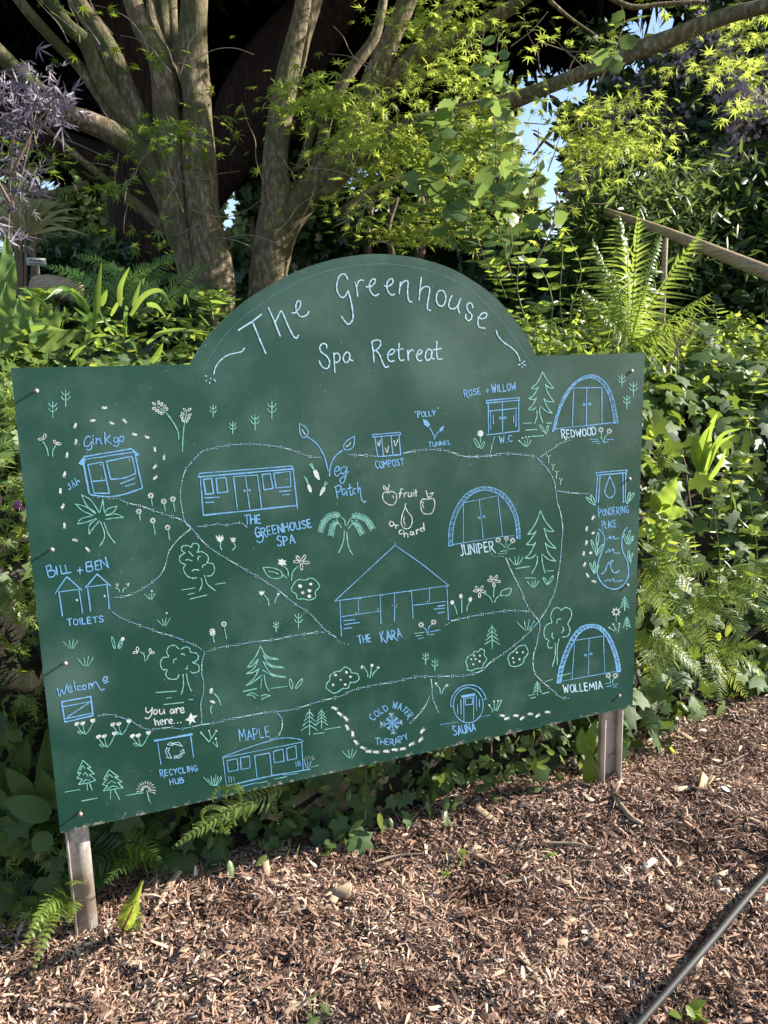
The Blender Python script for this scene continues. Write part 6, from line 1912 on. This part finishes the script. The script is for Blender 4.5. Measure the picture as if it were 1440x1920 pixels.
for i in range(26):
    x, y = rng.uniform(100, 380), rng.uniform(60, 470); a = rng.uniform(-2.6, .2); L = rng.uniform(60, 160)
    p = [(x, y)]
    for k in range(4): a += rng.uniform(-.4, .4); x += math.cos(a)*L/4; y += math.sin(a)*L/4; p.append((x, y))
    limb(m1, p, rng.uniform(4.5, 4.9), [1.1, .9, .7, .55, .4], MT['twig'], 'twig', 5, 0, i)
m2 = thing('maple_tree', 'maple with a leaning forked trunk and a long limb reaching right across the sky', 'tree', at(500, 560, 5.1))
for i, (p, r, dY, nm) in enumerate([
    ([(495, 640), (503, 510), (512, 440), (520, 380), (516, 300), (528, 200), (545, 110), (562, 40), (575, -30)], [40, 36, 32, 30, 24, 22, 18, 16, 15], 0, 'trunk'),
    ([(500, 520), (535, 420), (590, 350), (640, 290), (672, 220), (700, 150), (735, 70), (775, -30)], [32, 30, 27, 25, 24, 20, 18, 17], -.1, 'trunk'),
    ([(532, 190), (555, 120), (570, 60), (600, -30)], [14, 17, 16, 14], .15, 'limb'),
    ([(545, 400), (590, 320), (620, 200), (660, 130), (700, 75), (716, 20), (722, -30)], [12, 11, 10, 11, 10, 9, 8], .2, 'limb'),
    ([(685, 190), (740, 140), (790, 90), (830, 30), (870, -30)], [14, 15, 15, 12, 11], -.2, 'limb'),
    ([(700, 160), (780, 115), (860, 70), (940, 25), (1010, -20)], [12, 13, 13, 12, 10], -.3, 'limb'),
    ([(600, 370), (680, 290), (760, 240), (850, 215), (940, 195), (1020, 165), (1100, 135), (1180, 100), (1260, 70), (1350, 35), (1460, 5)], [18, 16, 15, 15, 14, 12, 12, 14, 14, 12, 10], -.8, 'limb'),
    ([(1120, -20), (1180, 12), (1240, 8), (1320, 2)], [5, 5, 4, 3], .1, 'limb'), ([(1030, 0), (1070, 35), (1130, 75)], [4, 3, 2], .1, 'limb'),
    ([(560, 320), (585, 250), (600, 215)], [8, 7, 5], -.2, 'limb'), ([(640, 400), (700, 355), (780, 330), (860, 330)], [9, 7, 5, 3], .1, 'limb')]):
    limb(m2, p, 5.15+.04*(i % 3), r, MT['bark'], nm, 14 if nm == 'trunk' else 11, .05, 20+i, dY)
for i in range(40):
    x, y = (rng.uniform(440, 700), rng.uniform(300, 470)) if i < 18 else (rng.uniform(650, 1150), rng.uniform(60, 420)); a = rng.uniform(-3, .3); L = rng.uniform(50, 180)
    p = [(x, y)]
    for k in range(4): a += rng.uniform(-.4, .4); x += math.cos(a)*L/4; y += math.sin(a)*L/4; p.append((x, y))
    limb(m2, p, rng.uniform(4.5, 4.9), [1.2, 1.0, .8, .6, .4], MT['twig'], 'twig', 5, 0, i)
# their leaves hang in flat tiers
def tiers(parent, specs, mat, size, per, name='leaf_mass', ylo=4.1, yhi=5.0, bigparts=0, dens=.72):
    P = []; D = []
    for (cx, cy, rx, ry, n) in specs:
        for j in range(n):
            a = rng.uniform(0, 6.28); r = math.sqrt(rng.random()); Y = rng.uniform(ylo, yhi); c = at(cx+rx*r*math.cos(a), cy+ry*r*math.sin(a), Y)
            R = rng.uniform(.08, .2); k = rng.integers(int(per*.5), int(per*1.4)); q = rng.normal(size=(k, 3))*[R, R, R*.16]; sl = rng.normal(size=2)*.25
            q[:, 2] += q[:, 0]*sl[0]+q[:, 1]*sl[1]; P.append(c+q); D.append(q*[1, 1, 0]/R*.8+[0, 0, -.35])
    P = np.concatenate(P); D = np.concatenate(D); _h = rng.random(len(P)) < dens; P = P[_h]; D = D[_h]; P, k_ = keep(P, .88); D = D[k_]
    s = Soup(); n = len(P); nz = unit(np.array([0, 0, 1.])+rng.normal(size=(n, 3))*.42); A = frames(D-(D*nz).sum(1, keepdims=True)*nz+rng.normal(size=(n, 3))*.3, nz)*(size*rng.uniform(.6, 1.3, n))[:, None, None]
    s.inst(MAPLE[0], MAPLE[1], A, P); s.build(name, mat, parent, kind='stuff')
    if bigparts:
        i = rng.choice(n, bigparts, replace=False); leaf_parts(parent, MAPLE, mat, P[i]+rng.normal(size=(bigparts, 3))*.05, size*1.1, np.broadcast_to(UP, (bigparts, 3)), down=.5)
tiers(m2, [(600, 172, 45, 18, 5), (655, 205, 60, 20, 7), (585, 200, 40, 10, 3), (700, 255, 60, 25, 8), (650, 275, 50, 15, 4), (760, 270, 50, 20, 6), (820, 150, 80, 50, 9), (800, 60, 50, 40, 4), (860, 70, 40, 40, 3), (985, 85, 40, 22, 2),
    (950, 215, 130, 40, 14), (1090, 200, 80, 22, 6), (1160, 210, 40, 15, 3), (1010, 285, 130, 30, 14), (1130, 285, 90, 18, 8), (1200, 270, 40, 10, 3), (860, 320, 100, 50, 12), (960, 390, 80, 50, 9), (780, 400, 60, 40, 6), (860, 430, 110, 30, 9), (1040, 330, 60, 30, 3), (740, 440, 40, 20, 3),
    (1290, 60, 50, 40, 3), (1360, 110, 70, 50, 5), (1420, 60, 40, 50, 4), (1130, 70, 40, 40, 2), (1400, 200, 50, 40, 3), (560, 350, 30, 10, 1), (650, 370, 60, 20, 3), (700, 330, 60, 30, 4), (820, 20, 50, 30, 3)], MT['maple'], .048, 38, bigparts=260, ylo=4.4, yhi=5.3)
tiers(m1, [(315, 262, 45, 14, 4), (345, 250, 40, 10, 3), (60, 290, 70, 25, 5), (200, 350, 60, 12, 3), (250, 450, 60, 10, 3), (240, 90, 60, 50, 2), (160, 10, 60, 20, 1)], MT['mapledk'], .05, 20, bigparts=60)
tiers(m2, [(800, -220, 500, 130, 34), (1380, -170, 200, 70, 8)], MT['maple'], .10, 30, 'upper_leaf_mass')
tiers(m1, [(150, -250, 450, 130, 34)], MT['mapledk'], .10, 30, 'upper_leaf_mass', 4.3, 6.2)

# the giant conifer behind: trunk, limbs, dark drooping crown
gc = thing('giant_conifer', 'huge red-brown conifer trunk with limbs and a near-black crown overhead', 'tree', at(290, 560, 8.6))
for i, (p, r, dY, nm) in enumerate([([(300, 640), (300, 500), (298, 400), (290, 280), (280, 120), (280, -60), (285, -300)], [125, 92, 88, 92, 95, 95, 85], 0, 'trunk'),
    ([(320, 440), (365, 370), (415, 300), (475, 210), (560, 80), (650, -40)], [60, 45, 48, 58, 56, 50], -.3, 'limb'), ([(250, 330), (150, 290), (60, 250), (-60, 180)], [50, 34, 28, 22], -.5, 'limb'),
    ([(420, 300), (560, 230), (700, 190), (820, 110)], [30, 24, 20, 14], 0, 'limb')]):
    limb(gc, p, 8.7, r, MT['redbark'], nm, 20, .07, 60+i, dY)
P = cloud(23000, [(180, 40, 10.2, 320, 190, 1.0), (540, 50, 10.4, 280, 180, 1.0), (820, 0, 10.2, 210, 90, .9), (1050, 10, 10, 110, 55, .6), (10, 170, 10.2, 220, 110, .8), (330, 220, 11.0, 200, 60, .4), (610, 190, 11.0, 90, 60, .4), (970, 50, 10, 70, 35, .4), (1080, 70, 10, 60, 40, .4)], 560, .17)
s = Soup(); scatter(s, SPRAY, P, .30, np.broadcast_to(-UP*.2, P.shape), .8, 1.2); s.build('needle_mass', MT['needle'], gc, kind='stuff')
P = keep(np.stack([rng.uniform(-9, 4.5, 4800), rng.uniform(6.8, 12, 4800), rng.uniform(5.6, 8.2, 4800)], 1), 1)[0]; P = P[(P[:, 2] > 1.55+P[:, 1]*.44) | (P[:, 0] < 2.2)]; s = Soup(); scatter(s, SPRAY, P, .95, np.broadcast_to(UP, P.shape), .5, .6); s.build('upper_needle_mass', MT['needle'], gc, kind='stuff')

# shrubs and trees behind
def shrub(name, lab, cat, base, ells, n, tpl, size, mat, clumps, cs, stems=3, group=None, stemmat=None, tilt=.8, down=.4, r=.03):
    th = thing(name, lab, cat, base, group)
    P = cloud(n, ells, clumps, cs); s = Soup(); scatter(s, tpl, P, size, np.broadcast_to(UP*.5+unit(EYE-P[0])*.25, P.shape), tilt, down); s.build('foliage', mat, th, kind='stuff')
    for j in range(stems):
        e = ells[j % len(ells)]; tp = at(e[0]+rng.uniform(-.5, .5)*e[3], e[1]+rng.uniform(-.6, .2)*e[4], e[2]); b = np.asarray(base)+np.array([rng.uniform(-.15, .15), 0, -.2])
        mid = (b+tp)/2+rng.normal(size=3)*.15; s = Soup(); V, F = tube([b, mid, tp], [r, r*.7, r*.3], 7, .06, j); s.add(V, F); s.build('trunk' if r > .05 else 'stem', stemmat or MT['stemr'], th)
    return th
shrub('evergreen_shrub', 'dark glossy evergreen shrub at the right edge behind the handrail', 'shrub', at(1420, 640, 6.0), [(1400, 480, 6.0, 110, 150, .4), (1330, 560, 6.1, 110, 90, .4), (1450, 380, 6.1, 60, 80, .4)], 9000, OVATE, .085, MT['dark'], 220, .09)
shrub('grey_green_shrub', 'grey-green small-leaved shrub under the lilac, right of centre', 'shrub', at(1180, 560, 6.2), [(1190, 400, 6.2, 110, 50, .5), (1310, 400, 6.4, 140, 50, .5), (1110, 460, 6.4, 70, 55, .4), (1230, 470, 6.0, 140, 70, .5)], 14000, LANCE, .10, MT['mid'], 330, .12)
shrub('dark_shrub', 'very dark undergrowth behind the tall fern', 'shrub', at(1250, 600, 6.6), [(1150, 560, 6.8, 160, 90, .5), (1330, 620, 6.2, 160, 70, .5), (1000, 540, 7.2, 120, 80, .5)], 11000, OVATE, .11, MT['dark'], 260, .13)
li = shrub('lilac_tree', 'twisted tree with dull pink-mauve blossom at the upper right', 'tree', at(1300, 520, 8.2), [(1200, 190, 8.0, 170, 120, .8), (1380, 180, 8.0, 150, 150, .8), (1300, 260, 7.8, 200, 80, .7), (1080, 230, 8.2, 110, 60, .6), (1100, 320, 8.4, 90, 50, .5)], 9000, OVATE, .13, MT['dark'], 260, .16, 0)
P = cloud(9000, [(1250, 120, 7.7, 120, 70, .5), (1380, 190, 7.6, 120, 100, .6), (1200, 230, 7.7, 150, 50, .5), (1330, 270, 7.5, 130, 50, .5), (1150, 170, 7.9, 90, 30, .4), (1100, 340, 8.0, 90, 40, .4)], 170, .075); s = Soup(); scatter(s, STAR5, P, .050, np.broadcast_to(-N, P.shape), 1, 0); s.build('blossom_mass', MT['lilac'], li, kind='stuff')
P = cloud(260, [(1395, 195, 7.0, 14, 30, .1)], 5, .05); s = Soup(); scatter(s, STAR5, P, .06, np.broadcast_to(-N, P.shape), 1, 0); s.build('blossom', MT['lilac'], li)
for i, (p, r) in enumerate([([(1330, 560), (1300, 400), (1250, 290), (1160, 240), (1060, 250)], [16, 13, 10, 7, 3]), ([(1300, 400), (1330, 280), (1400, 200), (1450, 120)], [11, 9, 7, 5]), ([(1250, 290), (1190, 190), (1160, 110)], [8, 6, 3]), ([(1400, 360), (1300, 250), (1200, 200), (1100, 170)], [10, 8, 5, 3]), ([(1350, 300), (1260, 220), (1230, 140), (1250, 60)], [8, 6, 5, 2]), ([(1440, 200), (1340, 270), (1260, 330), (1180, 380)], [14, 12, 9, 5]), ([(1180, 240), (1100, 200), (1040, 240), (1000, 290)], [5, 4, 3, 2]), ([(1130, 320), (1060, 290), (1000, 250)], [4, 3, 2])]):
    limb(li, p, 7.9, r, MT['stemr'], 'trunk' if i == 0 else 'limb', 9, .06, i)
# sunlit and shaded woodland seen through the trunks
BG = [('woodland_shrub', 'sunlit yellow-green tree seen through the gap at the left, above the little plaque', [(120, 410, 20, 90, 60, 1.2), (190, 370, 20, 60, 40, 1), (90, 370, 21, 60, 35, 1)], 9000, TINY, .20, 'pale', 150, .36),
      ('woodland_shrub', 'dim bush below the sunlit tree at the left, in front of the conifer', [(160, 500, 9, 110, 22, .4), (230, 505, 8.5, 70, 30, .4), (60, 520, 9, 60, 22, .4)], 5000, OVATE, .11, 'dark', 160, .09),
      ('woodland_shrub', 'pale sunlit leaves in the gap between the conifer trunk and the second maple', [(430, 430, 20, 45, 80, 1), (450, 390, 21, 40, 60, 1), (405, 480, 20, 40, 50, 1)], 5200, TINY, .21, 'pale', 90, .36),
      ('woodland_shrub', 'dark ivy-clad bush directly behind the second maple', [(492, 330, 9, 30, 80, .4), (600, 420, 9, 70, 60, .5), (475, 510, 8, 45, 22, .3), (600, 275, 9.5, 40, 40, .4)], 7500, IVY, .11, 'dark', 220, .09),
      ('woodland_shrub', 'mid-green leaves behind the maple limbs in the upper centre', [(720, 130, 19, 60, 60, 1), (690, 80, 19, 40, 40, 1), (640, 240, 19, 50, 40, 1), (760, 190, 19.5, 60, 60, 1)], 6500, TINY, .20, 'pale', 120, .36),
      ('woodland_shrub', 'dark wood behind the centre above the rounded board top', [(720, 450, 10.5, 130, 60, .6), (880, 450, 10.5, 110, 70, .6), (800, 370, 11, 120, 40, .5), (985, 500, 10, 50, 40, .4)], 10000, OVATE, .13, 'dark', 320, .12),
      ('woodland_shrub', 'mid-green background tree behind the maple leaves in the centre', [(880, 220, 20, 110, 110, 1.4), (800, 300, 20, 110, 80, 1.4), (950, 330, 20.5, 60, 60, 1.4), (860, 130, 20.5, 70, 60, 1.2)], 11000, TINY, .24, 'pale', 230, .42),
      ('woodland_shrub', 'light green tree tops behind the lilac at the far upper right', [(1370, 40, 12, 110, 60, 1.), (1310, 120, 13, 60, 40, .7), (1430, 110, 12, 60, 80, .8)], 6000, TINY, .15, 'pale', 150, .28),
      ('woodland_shrub', 'distant tree behind the dark shrubs at the right', [(1350, 380, 14, 170, 120, 1.2), (1180, 420, 14, 120, 70, 1.), (1430, 520, 14, 100, 120, 1)], 12000, TINY, .2, 'dark', 240, .35),
      ('woodland_shrub', 'distant dark wood behind the conifer', [(300, 540, 24, 300, 60, 1.), (620, 500, 24, 200, 80, 1.), (900, 560, 24, 260, 70, 1)], 12000, TINY, .40, 'dark', 260, .4)]
for nm, lab, ells, n, tpl, size, mt, cl_, cs in BG:
    e = ells[0]; b = at(e[0], e[1], e[2]); b[2] = max(1.6, b[2]-1.2); shrub(nm, lab, 'shrub' if 'bush' in lab or 'leaves' in lab else 'trees', b, ells, n, tpl, size, MT[mt], cl_, cs, 3, 'woodland behind the garden', MT['stemr'], 1., .3, .05)
# thin dark trunks in the centre background
for i, (x, r) in enumerate([(690, 9), (735, 7), (790, 12), (985, 15), (1003, 12), (640, 6)]):
    t = thing('tree_trunk', 'dark slim trunk '+['right of the second maple, over the board top', 'second of the two thin ones over the board top', 'thicker, left of centre in the dark wood', 'stout, directly under the sky gap', 'right-hand one of the pair under the sky gap', 'thinnest, close behind the second maple'][i], 'tree', at(x, 560, 9.3+.2*i), 'slim dark trunks in the wood')
    limb(t, [(x, 620), (x+rng.uniform(-6, 6), 500), (x+rng.uniform(-8, 8), 430), (x+rng.uniform(-12, 12), 370)], 9.3+.2*i, [r, r*.9, r*.8, r*.6], MT['stemr'], 'trunk', 8, .06, i)
# trees standing to the right, out of the frame, whose shade falls across the background
for i, (x, y, h, R) in enumerate([(11, 9.6, 8, 2.6), (12, 13.5, 9, 3.0)]):
    t = thing('shade_tree', ['broad dark tree beyond the right edge of the picture, level with the lilac', 'taller broad tree farther back beyond the right edge of the picture'][i], 'tree', (x, y, 1.6), 'trees beyond the right edge')
    s = Soup(); V, F = tube([(x, y, 1.2), (x, y, 4), (x+.2, y, h)], [.3, .22, .1], 10, .06, i); s.add(V, F); s.build('trunk', MT['bark'], t)
    P = rvec(2600)*rng.random((2600, 1))**.4*[R, R, h*.42]+[x, y, h*.62+1]; s = Soup(); scatter(s, OVATE, P, .42, np.broadcast_to(UP, P.shape), .8, .3); s.build('crown', MT['dark'], t, kind='stuff')

# sword-leaved plant at the left edge, plaque, cut log
cp = thing('sword_leaf_plant', 'spiky variegated sword-leaved plant at the left in front of the woodland', 'plant', at(45, 500, 5.6))
b0 = at(48, 440, 5.6)
for i in range(70):
    a = rng.uniform(-.2, 3.35) if i < 50 else rng.uniform(0, 6.28); e = rng.uniform(.15, 1.2); L = rng.uniform(.26, .46)*1.0
    d = np.array([math.cos(a)*math.cos(e), rng.uniform(-.6, .6)*math.cos(e), math.sin(e)*.9+math.sin(a)*.2]); tip = b0+d*L; P = np.array([b0+d*.02, b0+d*L*.55+UP*.02, tip-UP*.05*abs(math.cos(a))])
    P = catmull(P, 4); T = unit(np.gradient(P, axis=0)); sd = unit(np.cross(T, unit(EYE-b0)+rng.normal(size=3)*.4)); u = np.linspace(0, 1, len(P)); w = .013*np.minimum(1, .5+u*3)*(1-u**2.5)+.0004
    V = np.concatenate([P-sd*w[:, None], P+sd*w[:, None]]); n = len(P); F = []
    for j in range(n-1): F += [(j, j+1, j+1+n), (j, j+1+n, j+n)]
    s = Soup(); s.add(V, F); s.build('leaf', MT['cord'], cp)
for i in range(8):
    x = rng.uniform(20, 75); s = Soup(); V, F = tube([at(x, 440, 5.6), at(x+rng.uniform(-6, 6), 520, 5.6), at(x, 600, 5.6)], [.012, .012, .014], 6, .05, i); s.add(V, F); s.build('stem', MT['stemr'], cp)
pq = thing('plaque', 'small white lettered plaque on a stake at the far left', 'sign', at(68, 500, 5.0))
c = at(68, 491, 5.0); X_ = np.array([1, 0, 0.])*.05; s = Soup(); V, F = box(c, np.array([.056, 0, -.004]), np.array([0, .004, 0]), UP*.022); s.add(V, F); s.build('plate', MT['plaque'], pq)
s = Soup(); V, F = box(c-UP*.12+np.array([0, .012, 0]), np.array([.008, 0, 0]), np.array([0, .004, 0]), UP*.11); s.add(V, F); s.build('stake', MT['twig'], pq)
s = Soup()
for row, zz in ((0, .006), (1, -.010)):
    x = -.042
    while x < .040:
        w = rng.uniform(.003, .008); V, F = box(c+np.array([x+w, -.0055, zz-x*.07]), np.array([w*.8, 0, 0]), np.array([0, .0006, 0]), UP*(.0055 if row == 0 else .002)); s.add(V, F); x += 2*w+.003
s.build('lettering', MT['ink'], pq)
lg = thing('cut_log', 'sawn pale log lying behind the strap leaves at the left', 'log', at(100, 545, 4.6))
s = Soup(); V, F = tube([at(70, 540, 4.7), at(105, 541, 4.65), at(145, 548, 4.6)], [.065, .07, .06], 14, .05, 3); s.add(V, F); s.build('wood', MT['wood'], lg)
